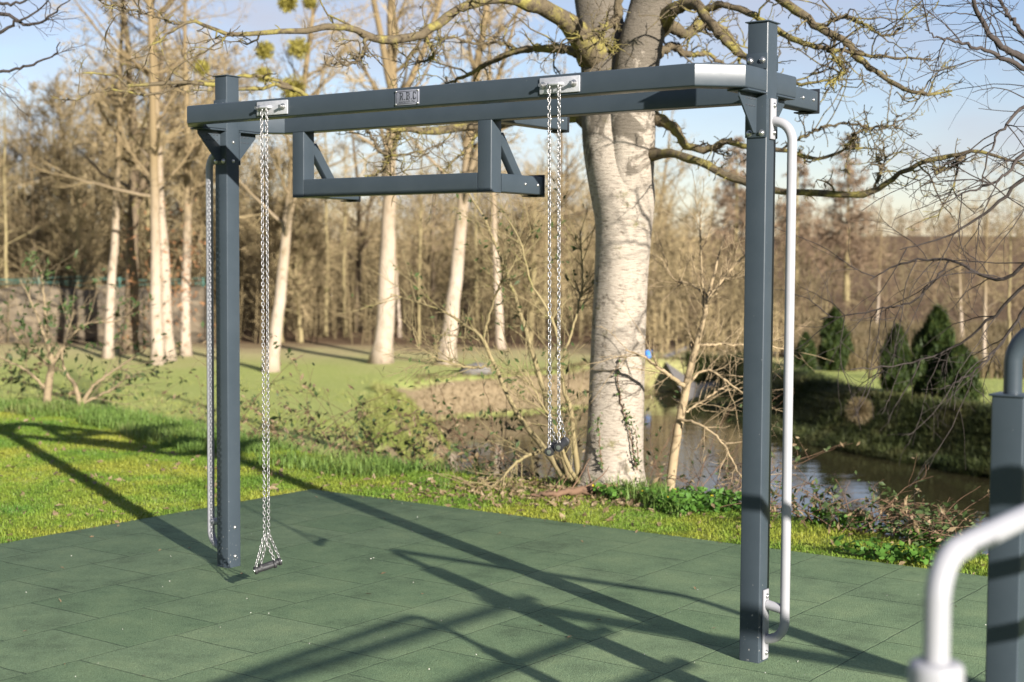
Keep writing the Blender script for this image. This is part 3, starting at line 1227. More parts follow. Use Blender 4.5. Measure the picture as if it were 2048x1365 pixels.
# grey gravel path across the river, right of the big tree
mb = MB()
pp = [atz(*q, FIELD_Z) for q in ((1325, 715), (1400, 690), (1640, 690), (1640, 722), (1500, 752), (1390, 748))]
pp = np.array([(p[0], p[1], height(p[0], p[1]) + 0.06) for p in pp])
mb.add(pp, np.arange(len(pp)).reshape(1, -1))
o = mb.build('gravel_path', M['gravel'])
o['kind'] = 'structure'

# world
SUN_EL, SUN_AZ = R(17.6), R(-28.4)               # azimuth of travel
sd = Vector((math.sin(SUN_AZ) * math.cos(SUN_EL), math.cos(SUN_AZ) * math.cos(SUN_EL), -math.sin(SUN_EL)))
sun_d = bpy.data.lights.new('sun', 'SUN')
sun_d.energy = 5.0
sun_d.angle = R(0.53)
sun_d.color = (1.0, 0.945, 0.87)
sun = bpy.data.objects.new('sun', sun_d)
C.objects.link(sun)
sun.rotation_euler = sd.to_track_quat('-Z', 'Y').to_euler()
w = bpy.data.worlds.new('World')
bpy.context.scene.world = w
w.use_nodes = True
wn = w.node_tree
sky = wn.nodes.new('ShaderNodeTexSky')
sky.sky_type = 'NISHITA'
sky.sun_disc = False
sky.sun_elevation = SUN_EL
sky.sun_rotation = math.atan2(-sd.x, -sd.y)
sky.air_density = 1.0
sky.dust_density = 0.3
sky.ozone_density = 1.6
bg = wn.nodes['Background']
bg.inputs['Strength'].default_value = 0.056
tc = wn.nodes.new('ShaderNodeTexCoord')
mp = wn.nodes.new('ShaderNodeMapping')
mp.inputs['Scale'].default_value = (1, 1, 2.6)
mp.inputs['Location'].default_value = (0.35, 0.0, 0.15)
wn.links.new(tc.outputs['Generated'], mp.inputs['Vector'])
cn = wn.nodes.new('ShaderNodeTexNoise')
cn.inputs['Scale'].default_value = 4.2
cn.inputs['Detail'].default_value = 8
cn.inputs['Roughness'].default_value = 0.5
wn.links.new(mp.outputs['Vector'], cn.inputs['Vector'])
cr = wn.nodes.new('ShaderNodeMapRange')
cr.inputs['From Min'].default_value = 0.46
cr.inputs['From Max'].default_value = 0.68
cr.inputs['To Max'].default_value = 0.75
wn.links.new(cn.outputs['Fac'], cr.inputs['Value'])
cm = wn.nodes.new('ShaderNodeMix')
cm.data_type = 'RGBA'
wn.links.new(cr.outputs['Result'], cm.inputs[0])
tint = wn.nodes.new('ShaderNodeMix')
tint.data_type = 'RGBA'
tint.blend_type = 'MULTIPLY'
tint.inputs[0].default_value = 1.0
wn.links.new(sky.outputs['Color'], tint.inputs[6])
tint.inputs[7].default_value = (1.02, 0.94, 1.06, 1)
wn.links.new(tint.outputs[2], cm.inputs[6])
cm.inputs[7].default_value = (4.6, 4.6, 5.2, 1)
wn.links.new(cm.outputs[2], bg.inputs['Color'])

# ------------------------------------------------------------------ grass and litter


def in_view(X, Y, margin=0.10):
    return (Y > 2) & (np.abs(X) < Y * (1024 / F_PX + margin))


def off_mat(X, Y, pad=0.02):
    s = (X - LX) * VV[0] + (Y - LY) * VV[1]
    t = (X - LX) * UU[0] + (Y - LY) * UU[1]
    return ~((s > MAT_S0 - pad) & (s < MAT_S1) & (t > MAT_T0 - pad) & (t < MAT_T1))


def scatter(n, x0, x1, y0, y1, cond):
    X = rng.uniform(x0, x1, n)
    Y = rng.uniform(y0, y1, n)
    k = cond(X, Y)
    X, Y = X[k], Y[k]
    return np.stack([X, Y, height(X, Y)], 1)


def near_lawn(X, Y):
    return in_view(X, Y) & off_mat(X, Y, 0.025 * hash_noise(X, Y, 7, 51) - 0.012) & (seg_dist(X, Y, NEAR) < 0.15)


p = scatter(1900000, -11, 7, 5, 24, near_lawn)
dist = np.hypot(p[:, 0], p[:, 1])
p = p[rng.uniform(size=len(p)) < np.clip(1.5 - dist / 18, 0.35, 1)]
cl = hash_noise(p[:, 0], p[:, 1], 4.0, 5)
bank_d = -seg_dist(p[:, 0], p[:, 1], NEAR)
# thin and mossy by the tree and along the paving corner
thin = np.exp(-((p[:, 0] - 0.9) ** 2 / 1.2 + (p[:, 1] - 11.6) ** 2 / 0.8))
p_keep = rng.uniform(size=len(p)) > thin * 0.85
p, cl, bank_d = p[p_keep], cl[p_keep], bank_d[p_keep]
mb = MB()
h = 0.023 + 0.011 * cl + 0.011 * rng.uniform(size=len(p))
blades(mb, p, np.maximum(h, 0.014), 0.0032, rng, 1.2, 0.7)
print('lawn blades', len(p))
tag(mb.build('lawn_grass', M['lawn'], smooth=False), 'short yellow green lawn grass between the rubber paving and the river bank', 'grass', kind='stuff')

# longer grass on the bank crest left of the tree
p = scatter(260000, -9, 1.2, 9, 24, lambda X, Y: in_view(X, Y) & off_mat(X, Y, 0.25) & (np.abs(seg_dist(X, Y, NEAR) + 0.35 + 0.25 * hash_noise(X, Y, 2, 9)) < 0.55)
            & (hash_noise(X, Y, 2.2, 8) > -0.25))
p = p[rng.uniform(size=len(p)) < 0.55]
mb = MB()
blades(mb, p, 0.13 + 0.05 * hash_noise(p[:, 0], p[:, 1], 3, 3), 0.0045, rng, 0.9, 0.7)
tag(mb.build('tall_grass', M['tall'], smooth=False), 'longer blue green grass tufts along the crest of the near bank', 'grass', kind='stuff')

# dry and dark plants down the far bank
p = scatter(620000, -6, 14, 14, 46, lambda X, Y: in_view(X, Y) & (np.abs(seg_dist(X, Y, FAR) - 0.75) < 1.1) & (left_fill(X, Y) < 0.6))
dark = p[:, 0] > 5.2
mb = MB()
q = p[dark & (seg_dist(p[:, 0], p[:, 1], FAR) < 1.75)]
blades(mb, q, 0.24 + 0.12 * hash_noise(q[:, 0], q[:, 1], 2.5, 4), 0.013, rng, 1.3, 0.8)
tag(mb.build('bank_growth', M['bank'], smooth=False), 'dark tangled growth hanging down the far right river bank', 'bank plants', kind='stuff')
q = p[~dark][rng.uniform(size=(~dark).sum()) < 0.14]
mb = MB()
blades(mb, q, 0.10, 0.012, rng, 1.5, 0.7)
tag(mb.build('dry_bank_grass', M['reed'], smooth=False), 'dry straw coloured grass on the sunlit far bank left of the tree', 'grass', kind='stuff')
# meadow beyond the river: sparse tufts to break the surface
p = scatter(300000, -16, 16, 20, 50, lambda X, Y: in_view(X, Y) & ((seg_dist(X, Y, FAR) > 1.0) | ((left_fill(X, Y) > 0.8) & (seg_dist(X, Y, NEAR) > 2.4))) & (hash_noise(X, Y, 1.5, 11) > -0.1))
p = p[rng.uniform(size=len(p)) < np.clip(1.1 - p[:, 1] / 34, 0.0, 0.6)]
mb = MB()
blades(mb, p, 0.05, 0.010, rng, 1.2, 0.6)
tag(mb.build('meadow_grass', M['meadow'], smooth=False), 'sunlit meadow grass across the river below the trees', 'grass', kind='stuff')
# straw meadow behind the clipped conifers
p = scatter(200000, 6, 24, 32, 62, lambda X, Y: in_view(X, Y) & (seg_dist(X, Y, FAR) > 3.5) & (X + 0.1 * Y > 9.5) & (hash_noise(X, Y, 0.8, 12) > -0.35) & (Y > 37))
p = p[:40000]
mb = MB()
blades(mb, p, 0.55, 0.016, rng, 0.7, 0.5)
tag(mb.build('straw_meadow', M['reed'], smooth=False), 'tall straw coloured grass behind the clipped conifers', 'grass', kind='stuff')

# dry grass over the tan bank end
p = scatter(90000, -5, 1, 16, 34, lambda X, Y: in_view(X, Y) & (left_fill(X, Y) > 0.05) & (left_fill(X, Y) < 0.97) & (seg_dist(X, Y, NEAR) > 1.2) & (seg_dist(X, Y, FAR) < 0.4) & (hash_noise(X, Y, 2.0, 31) > -0.3))
p = p[:9000]
mb = MB()
blades(mb, p, 0.17, 0.009, rng, 1.4, 0.7)
tag(mb.build('bank_end_grass', M['meadow'], smooth=False), 'dry grass hanging over the tan end of the river bank', 'grass', kind='stuff')
# dead leaves
p = scatter(110000, -9, 6, 6, 20, lambda X, Y: near_lawn(X, Y))
edge = 2.5 * np.exp(-((p[:, 0] - 0.9) ** 2 / 1.2 + (p[:, 1] - 11.5) ** 2 / 0.30)) + 0.6 * np.exp(-((seg_dist(p[:, 0], p[:, 1], NEAR) + 0.05) / 0.15) ** 2) * (p[:, 0] > 0.5) + 0.028
p = p[rng.uniform(size=len(p)) < edge]
mb = MB()
leaves(mb, p + np.array([0, 0, 0.018]), 0.035, rng, 1.6, 0.9)
tag(mb.build('fallen_leaves', M['deadleaf'], smooth=False), 'pale dead leaves scattered on the grass round the big tree', 'leaves', kind='stuff')
# celandines
p = scatter(160000, -0.6, 4.5, 8, 12.6, lambda X, Y: near_lawn(X, Y) & (np.abs(seg_dist(X, Y, NEAR) + 0.45) < 0.42) & (hash_noise(X, Y, 3.2, 21) > 0.12) & (X > 0.6))
p = p[:1900]
mb = MB()
leaves(mb, p + np.array([0, 0, 1.0]) * rng.uniform(0.02, 0.11, len(p))[:, None], 0.026, rng, 1.4, 1.3)
tag(mb.build('celandine_leaves', M['celandine'], smooth=False), 'fresh green celandine leaves along the bank top by the tree', 'ground cover', kind='stuff')
mb = MB()
q = p[rng.choice(len(p), 34, replace=False)]
leaves(mb, q + np.array([0, 0, 0.10]), 0.011, rng, 1.6, 1.6)
tag(mb.build('celandine_flowers', M['petal'], smooth=False), 'small yellow celandine flowers along the bank top', 'flowers', kind='stuff')
# a few dead leaves blown on to the paving, most of them along its edges
X = rng.uniform(-6, 4, 60000)
Y = rng.uniform(5, 12, 60000)
s_ = (X - LX) * VV[0] + (Y - LY) * VV[1] - MAT_S0
t_ = (X - LX) * UU[0] + (Y - LY) * UU[1] - MAT_T0
ed = np.minimum(s_, t_)
k = (ed > 0) & in_view(X, Y) & (rng.uniform(size=60000) < 0.09 * np.exp(-ed / 0.06) + 0.0015)
c = np.stack([X[k], Y[k], np.full(k.sum(), 0.007)], 1)
mb = MB()
leaves(mb, c, 0.016, rng, 2.5, 0.8)
tag(mb.build('blown_leaves', M['deadleaf'], smooth=False), 'small dead leaves blown on to the green rubber paving along the grass', 'leaves', kind='stuff')
# grit on the paving
X = rng.uniform(-5, 3.2, 4200)
Y = rng.uniform(4.5, 12, 4200)
k = ~off_mat(X, Y, -0.05) & in_view(X, Y)
c = np.stack([X[k], Y[k], np.full(k.sum(), 0.003)], 1)[:170]
mb = MB()
leaves(mb, c, 0.0036, rng, 1.0, 1.2)
tag(mb.build('grit', M['grit'], smooth=False), 'pale grit and leaf crumbs scattered over the green rubber paving', 'grit', kind='stuff')

# ------------------------------------------------------------------ the big tree by the river
YT = 11.75
tree_loc = at(1228, 975, YT)
big = empty('riverside_tree', (tree_loc[0], tree_loc[1], 0), 0,
            'big pale barked tree on the bank behind the frame, with lichen covered spreading branches', 'tree')
T0 = np.array([tree_loc[0], tree_loc[1], 0])
K1 = YT / F_PX


def tpath(rows, n, jit=0.0, Y=YT):
    """rows (px, py, width_px[, depth]) -> points relative to the tree foot, radii"""
    r = []
    for q in rows:
        y = q[3] if len(q) > 3 else Y
        p3 = at(q[0], q[1], y) - T0
        r.append((*p3, q[2] / 2 * y / F_PX))
    o = smooth_path(r, n, jit)
    return o[:, :3], o[:, 3]


trunk = MB()


def bumpy_tube(mb, P, Rr, m, amp, seed, flare=None):
    """tube whose section is lobed, for trunks"""
    n = len(P)
    T = norm(np.gradient(P, axis=0))
    A = norm(np.cross(T, np.array([0, 1.0, 0])))
    B = np.cross(T, A)
    th = np.arange(m) * 2 * np.pi / m
    rg = np.random.default_rng(seed)
    ph = rg.uniform(0, 6.28, 6)
    zz = np.cumsum(np.r_[0, np.linalg.norm(np.diff(P, axis=0), axis=1)])[:, None]
    lob = sum(np.sin((k + 2) * th[None, :] + ph[k] + zz * (0.9 + 0.5 * k)) / (k + 1.5) for k in range(4))
    rad = Rr[:, None] * (1 + amp * lob)
    if flare is not None:
        lobes = 0.5 + 0.5 * np.sin(5 * th[None, :] + 1.0)
        rad = rad * (1 + flare * np.exp(-zz / 0.16) * (0.35 + lobes))
    V = P[:, None, :] + rad[:, :, None] * (np.cos(th)[None, :, None] * A[:, None, :] + np.sin(th)[None, :, None] * B[:, None, :])
    idx = np.arange(n * m).reshape(n, m)
    a, d = idx[:-1], idx[1:]
    F = np.stack([a, np.roll(a, -1, 1), np.roll(d, -1, 1), d], -1).reshape(-1, 4)
    mb.add(V.reshape(-1, 3), F, idx[0][::-1].reshape(1, m), idx[-1].reshape(1, m))


P_, R_ = tpath([(1228, 985, 116), (1229, 930, 112), (1232, 840, 110), (1236, 700, 106), (1242, 560, 104), (1247, 460, 110), (1246, 400, 124, 11.76), (1238, 340, 130, 11.79),
                (1230, 280, 132, 11.81), (1222, 200, 122, 11.83), (1213, 120, 106, 11.84), (1200, 40, 92, 11.86), (1188, -60, 84, 11.9), (1190, -260, 70), (1180, -520, 50), (1185, -900, 26)], 90)
bumpy_tube(trunk, P_, R_, 40, 0.035, 3, 0.36)
P2, R2 = tpath([(1258, 440, 74, 11.72), (1262, 350, 92, 11.69), (1264, 250, 96, 11.66), (1270, 160, 90, 11.63), (1284, 80, 86, 11.60), (1304, 0, 80, 11.58), (1330, -120, 70, 11.4), (1360, -330, 60, 11.3), (1390, -600, 40, 11.2), (1400, -900, 20, 11.0)], 60)
bumpy_tube(trunk, P2, R2, 32, 0.03, 5)
def darker_up(m):
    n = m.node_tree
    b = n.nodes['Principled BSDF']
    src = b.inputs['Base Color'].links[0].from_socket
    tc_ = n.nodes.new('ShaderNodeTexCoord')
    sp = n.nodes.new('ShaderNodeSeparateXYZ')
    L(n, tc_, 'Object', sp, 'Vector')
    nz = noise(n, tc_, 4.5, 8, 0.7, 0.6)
    hgt = n.nodes.new('ShaderNodeMapRange')          # old dark mottled bark plus shade put into the colour, from beam height upwards
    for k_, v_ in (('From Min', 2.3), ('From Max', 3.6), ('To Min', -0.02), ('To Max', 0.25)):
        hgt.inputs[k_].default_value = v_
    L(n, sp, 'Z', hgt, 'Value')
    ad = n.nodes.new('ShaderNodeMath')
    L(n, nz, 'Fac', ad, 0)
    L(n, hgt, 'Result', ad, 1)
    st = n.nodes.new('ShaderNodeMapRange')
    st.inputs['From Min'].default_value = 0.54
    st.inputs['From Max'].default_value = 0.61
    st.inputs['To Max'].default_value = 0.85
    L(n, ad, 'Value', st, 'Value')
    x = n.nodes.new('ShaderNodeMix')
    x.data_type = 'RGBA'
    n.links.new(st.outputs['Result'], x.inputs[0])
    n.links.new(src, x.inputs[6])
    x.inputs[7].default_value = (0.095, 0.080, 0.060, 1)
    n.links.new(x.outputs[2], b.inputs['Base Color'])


darker_up(M['bark'])
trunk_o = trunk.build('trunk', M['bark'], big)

LIMBS = [
    # left, upper
    [(1190, 110, 60, 11.7), (1150, 62, 46, 11.5), (1110, 28, 34, 11.3), (1060, 8, 28, 11.1), (1000, -4, 24, 10.9), (930, 14, 20, 10.7), (880, 46, 20, 10.6), (840, 68, 19, 10.5), (780, 78, 17, 10.4),
     (735, 72, 15, 10.3), (690, 55, 13, 10.2), (600, 62, 12, 10.0), (500, 70, 10, 9.9), (440, 64, 8, 9.8), (385, 42, 7, 9.7), (350, 56, 5, 9.6), (325, 78, 4, 9.6), (265, 112, 2, 9.5)],
    [(360, 50, 5, 9.65), (330, 40, 4, 9.6), (290, 28, 3, 9.5), (240, 15, 3, 9.4), (175, -4, 2, 9.3)],
    [(845, 68, 8, 10.5), (860, 90, 7, 10.6), (868, 110, 6, 10.7), (855, 120, 4, 10.8), (830, 130, 3, 10.9)],
    [(735, 72, 9, 10.3), (728, 100, 7, 10.2), (715, 120, 5, 10.1), (690, 130, 4, 10.0), (640, 128, 2, 9.9)],
    # left, second
    [(1180, 130, 34, 11.75), (1150, 104, 22, 11.8), (1110, 97, 18, 11.9), (1060, 98, 15, 12.0), (1010, 112, 12, 12.1), (960, 136, 10, 12.2), (920, 158, 7, 12.2), (885, 172, 3, 12.3)],
    [(1040, 102, 8, 12.1), (1000, 86, 6, 12.0), (950, 88, 5, 12.0), (905, 74, 4, 11.9), (870, 80, 2, 11.9)],
    # left, lower: behind the beams, yellow lichen
    [(1200, 250, 40, 11.9), (1140, 236, 24, 12.1), (1060, 240, 20, 12.2), (960, 252, 18, 12.2), (860, 263, 16, 12.1), (790, 256, 14, 12.0), (710, 236, 12, 11.9), (650, 214, 11, 11.8), (600, 184, 10, 11.7),
     (560, 172, 9, 11.6), (500, 180, 9, 11.5), (420, 168, 8, 11.4), (340, 166, 8, 11.3), (260, 170, 6, 11.2), (228, 150, 5, 11.2), (165, 146, 3, 11.1)],
    [(590, 182, 9, 11.7), (550, 160, 8, 11.6), (500, 152, 7, 11.5), (440, 160, 6, 11.5), (380, 166, 5, 11.4), (300, 190, 5, 11.3), (220, 180, 4, 11.2), (150, 200, 3, 11.1), (100, 192, 2, 11.0)],
    [(800, 258, 8, 12.0), (790, 290, 8, 11.9), (780, 320, 7, 11.8), (760, 345, 5, 11.8), (730, 355, 3, 11.8)],
    [(720, 240, 7, 11.9), (740, 268, 6, 11.8), (770, 310, 5, 11.7), (830, 305, 4, 11.6), (880, 290, 2, 11.6)],
    [(960, 252, 8, 12.2), (940, 290, 6, 12.1), (900, 330, 4, 12.0), (880, 350, 2, 12.0)],
    # right, upper
    [(1310, 60, 50, 11.7), (1345, 22, 30, 11.4), (1385, 8, 22, 11.2), (1415, 36, 20, 11.0), (1440, 70, 18, 10.8), (1470, 100, 17, 10.7), (1500, 122, 15, 10.6), (1545, 150, 12, 10.4), (1600, 170, 7, 10.2), (1660, 160, 3, 10.1)],
    [(1400, 22, 14, 11.1), (1450, 10, 14, 10.9), (1510, 32, 13, 10.7), (1560, 66, 12, 10.5), (1620, 92, 11, 10.3), (1700, 104, 8, 10.2), (1780, 114, 6, 10.1), (1862, 118, 3, 10.0)],
    [(1500, -70, 22, 10.8), (1545, -22, 20, 10.6), (1585, 20, 18, 10.4), (1640, 56, 16, 10.3), (1690, 82, 15, 10.2), (1712, 112, 13, 10.2), (1748, 142, 11, 10.1), (1800, 176, 9, 10.0), (1850, 188, 7, 9.9), (1904, 182, 4, 9.9)],
    [(1640, 56, 9, 10.3), (1690, 34, 8, 10.2), (1730, 50, 6, 10.1), (1770, 72, 5, 10.0), (1805, 56, 3, 10.0)],
    [(1655, 100, 8, 10.3), (1690, 140, 8, 10.2), (1680, 150, 6, 10.1), (1650, 175, 3, 10.0)],
    [(1330, 40, 26, 11.8), (1370, 70, 20, 12.0), (1400, 50, 18, 12.2), (1450, 62, 14, 12.4), (1475, 100, 8, 12.5), (1480, 150, 3, 12.6)],
    [(1315, 110, 20, 11.9), (1345, 92, 16, 12.1), (1375, 110, 12, 12.3), (1420, 110, 9, 12.5), (1470, 150, 4, 12.6)],
    # right, lower
    [(1290, 232, 40, 11.7), (1322, 240, 24, 11.6), (1345, 254, 19, 11.5), (1370, 288, 16, 11.4), (1415, 300, 14, 11.3), (1450, 284, 12, 11.2), (1490, 292, 11, 11.1), (1560, 300, 9, 11.0), (1640, 318, 7, 10.9), (1690, 300, 5, 10.8), (1770, 302, 2, 10.7)],
    [(1285, 312, 40, 11.7), (1320, 306, 21, 11.5), (1358, 312, 18, 11.3), (1412, 330, 16, 11.1), (1450, 350, 15, 11.0), (1490, 366, 15, 10.9), (1555, 382, 15, 10.7), (1640, 388, 14, 10.5), (1720, 388, 13, 10.3), (1765, 374, 12, 10.2),
     (1800, 346, 11, 10.1), (1850, 325, 11, 10.0), (1905, 312, 10, 9.9), (1960, 306, 8, 9.8), (2020, 320, 6, 9.7), (2090, 350, 3, 9.6)],
    [(1690, 300, 5, 10.8), (1720, 262, 5, 10.7), (1780, 252, 4, 10.6), (1800, 258, 2, 10.6)],
    [(1560, 300, 6, 11.0), (1610, 272, 6, 10.9), (1650, 254, 5, 10.8), (1720, 248, 4, 10.7), (1745, 262, 2, 10.7)],
    [(1930, 308, 8, 9.9), (1900, 336, 5, 9.8), (1868, 345, 3, 9.8)],
    [(1750, 380, 7, 10.25), (1762, 340, 6, 10.2), (1756, 320, 4, 10.2), (1770, 310, 2, 10.2)],
    # lichen branch hanging across the trunk front
    [(1240, -60, 14, 11.0), (1236, 0, 17, 10.9), (1234, 34, 18, 10.9), (1222, 48, 17, 10.85), (1198, 60, 14, 10.8), (1164, 78, 11, 10.75)],
    [(1198, 66, 6, 10.8), (1214, 92, 5, 10.8), (1228, 108, 3, 10.8)],
]
limb_mb = MB()
allP, allR = [], []
twig_src = []
for row in LIMBS:
    P_, R_ = tpath(row, 40, 0.006)
    R_ = R_ * (1 + 0.10 * np.random.default_rng(len(allP)).normal(size=len(R_)))
    R_ = np.maximum(R_, 0.003)
    tubes(limb_mb, P_, R_, 10)
    allP.append(P_)
    allR.append(R_)
# unseen upper crown limbs, so that the tree goes on above the picture
up_s = np.array([P2[40], P2[45], P2[50], P2[55]])
for k in range(6):
    src = [P2[38], P2[44], P2[50]][k % 3]
    a = rng.uniform(0, 6.28)
    g, gr = grow(src[None], np.array([[math.cos(a), math.sin(a), 0.9]]), 4.0, 0.05, 0.008, 40, 0.06, 0.0, rng)
    tubes(limb_mb, g, gr, 8)
    allP.append(g[0])
    allR.append(gr[0])
limb_mb.build('branches', M['limb'], big)
AP, AR = np.array(allP), np.array(allR)
tw = MB()
g1, r1 = spawn(AP, AR, 11, 0.12, 1.0, 62, 0.0, 0.45, 7, 0.22, 0.02, rng)
# child lengths independent of the parent's
N = len(AP)
i = np.repeat(np.arange(N), 9)
t = rng.uniform(0.15, 1.0, N * 9)
k = np.minimum((t * 39).astype(int), 38)
S_ = AP[i, k]
T_ = norm(AP[i, k + 1] - AP[i, k])
perp = norm(np.cross(T_, rng.normal(size=(len(i), 3))))
perp[:, 1] *= 0.8
D_ = 0.55 * T_ + 0.85 * perp + np.array([0, 0, 0.12])
ln = rng.uniform(0.12, 0.75, len(i)) ** 1.2
g1, r1 = grow(S_, D_, ln, np.clip(AR[i, k] * 0.5, 0.0045, 0.009), 0.003, 9, 0.30, 0.02, rng)
tubes(tw, g1, r1, 5)
g2, r2 = spawn(g1, r1, 5, 0.15, 1.0, 62, 0.40, 0.75, 6, 0.30, 0.03, rng, 0.6, 0.4, 0.0028)
tubes(tw, g2, r2, 4)
g3, r3 = spawn(g2, r2, 2, 0.2, 1.0, 60, 0.45, 0.9, 4, 0.25, 0.05, rng, 0.8, 0.3, 0.0026)
tubes(tw, g3, r3, 3)
# knobbly spurs
i = np.repeat(np.arange(N), 34)
t = rng.uniform(0.1, 1.0, len(i))
k = np.minimum((t * 39).astype(int), 38)
D_ = norm(rng.normal(size=(len(i), 3)))
g4, r4 = grow(AP[i, k] + D_ * AR[i, k][:, None] * 0.6, D_, rng.uniform(0.02, 0.07, len(i)) + AR[i, k] * 0.5, 0.0045, 0.003, 4, 0.3, 0.0, rng)
tubes(tw, g4, r4, 4)
tw.build('twigs', M['limb'], big)

# ivy climbing the trunk
iv = MB()
ivl = []
for rows in ([(1205, 940, 5), (1200, 900, 4), (1196, 850, 4), (1200, 830, 2)], [(1275, 940, 5), (1262, 880, 4), (1250, 830, 4), (1240, 790, 4), (1235, 740, 3), (1240, 715, 2)], [(1278, 930, 4), (1272, 870, 3), (1255, 835, 2)]):
    P_, R_ = tpath(rows, 24, 0.004, YT - 0.235)
    tubes(iv, P_, R_ * 0.7, 5)
    i = rng.integers(0, len(P_), 46)
    ivl.append(P_[i] + rng.normal(size=(46, 3)) * np.array([0.018, 0.01, 0.02]) + np.array([0, -0.02, 0]))
iv.build('ivy_stem', M['cane'], big)
mb = MB()
leaves(mb, np.concatenate(ivl), 0.017, rng, 0.0, 1.1)
mb.build('ivy_leaves', M['ivy'], big, smooth=False)


# ------------------------------------------------------------------ shrubs and saplings on the near bank
def traced_shrub(name, label, cat, foot, rows_list, mat, n_tw, tw_len, twr=0.0035, lvl2=4, extra=None, group=None, twmat=None):
    f = atz(foot[0], foot[1], 0)
    Y0 = f[1]
    z0 = float(height(f[0], f[1]))
    o = empty(name, (f[0], f[1], z0), 0, label, cat, group)
    base = np.array([f[0], f[1], z0])
    mb, Ps, Rs = MB(), [], []
    for rows in rows_list:
        r = []
        for q in rows:
            y = Y0 + (q[3] if len(q) > 3 else 0)
            r.append((*(at(q[0], q[1], y) - base), q[2] / 2 * y / F_PX))
        s = smooth_path(r, 30, 0.004)
        s[:, 3] = np.maximum(s[:, 3] * 0.78, 0.002)
        tubes(mb, s[:, :3], s[:, 3], 8)
        Ps.append(s[:, :3])
        Rs.append(s[:, 3])
    mb.build('stems', mat, o)
    Ps, Rs = np.array(Ps), np.array(Rs)
    N = len(Ps)
    i = np.repeat(np.arange(N), n_tw)
    k = np.minimum((rng.uniform(0.2, 1.0, len(i)) * 29).astype(int), 28)
    T_ = norm(Ps[i, k + 1] - Ps[i, k])
    D_ = 0.7 * T_ + 0.7 * norm(np.cross(T_, rng.normal(size=(len(i), 3)))) + np.array([0, 0, 0.1])
    g1, r1 = grow(Ps[i, k], D_, rng.uniform(0.4, 1.3, len(i)) * tw_len, twr, 0.0018, 8, 0.12, 0.03, rng)
    mb = MB()
    tubes(mb, g1, r1, 4)
    g2, r2 = spawn(g1, r1, lvl2, 0.2, 1, 45, 0.45, 0.7, 6, 0.15, 0.03, rng, 0.6, 0.4, 0.0016)
    tubes(mb, g2, r2, 3)
    mb.build('twigs', twmat or mat, o)
    if extra:
        n, size, m_ = extra
        pts = g2.reshape(-1, 3)
        c = pts[rng.integers(0, len(pts), n)] + rng.normal(size=(n, 3)) * 0.02
        mb = MB()
        leaves(mb, c, size, rng, 0.4, 0.8)
        mb.build('leaves', m_, o, smooth=False)
    return o


traced_shrub('sapling', 'slender tan sapling right of the big tree, forking at beam height', 'sapling', (1338, 985), [
    [(1338, 985, 26), (1350, 900, 24), (1362, 830, 22), (1376, 760, 20), (1390, 700, 17), (1404, 650, 13), (1412, 610, 11), (1424, 560, 8, 0.1), (1436, 520, 5, 0.2), (1450, 470, 3, 0.3)],
    [(1372, 775, 13), (1345, 755, 11, -0.1), (1320, 738, 9, -0.2), (1285, 713, 6, -0.3), (1250, 700, 3, -0.3)],
    [(1408, 628, 9), (1404, 560, 7, 0.1), (1400, 480, 5, 0.1), (1402, 420, 3, 0.2)],
    [(1412, 612, 8), (1432, 585, 7, -0.1), (1455, 560, 5, -0.2), (1485, 545, 3, -0.3)],
    [(1412, 600, 7), (1445, 560, 6, 0.1), (1480, 520, 5, 0.1), (1530, 480, 3, 0.2)],
    [(1414, 590, 6), (1380, 570, 5, 0.3), (1345, 555, 4, 0.4), (1318, 480, 2, 0.5)],
    [(1385, 690, 9), (1430, 690, 7, 0.2), (1500, 690, 5, 0.3), (1580, 700, 3, 0.4)],
    [(1376, 770, 7), (1410, 740, 6, 0.1), (1450, 760, 5, 0.1), (1500, 800, 3, 0.2), (1520, 830, 2, 0.2)],
    [(1360, 840, 8, -0.05), (1400, 850, 7, -0.2), (1440, 880, 5, -0.3), (1470, 930, 4, -0.3), (1490, 970, 2, -0.3)],
    [(1362, 830, 6), (1400, 805, 5, 0.2), (1440, 780, 4, 0.3), (1480, 760, 2, 0.4)],
], M['sapling'], 14, 0.42)
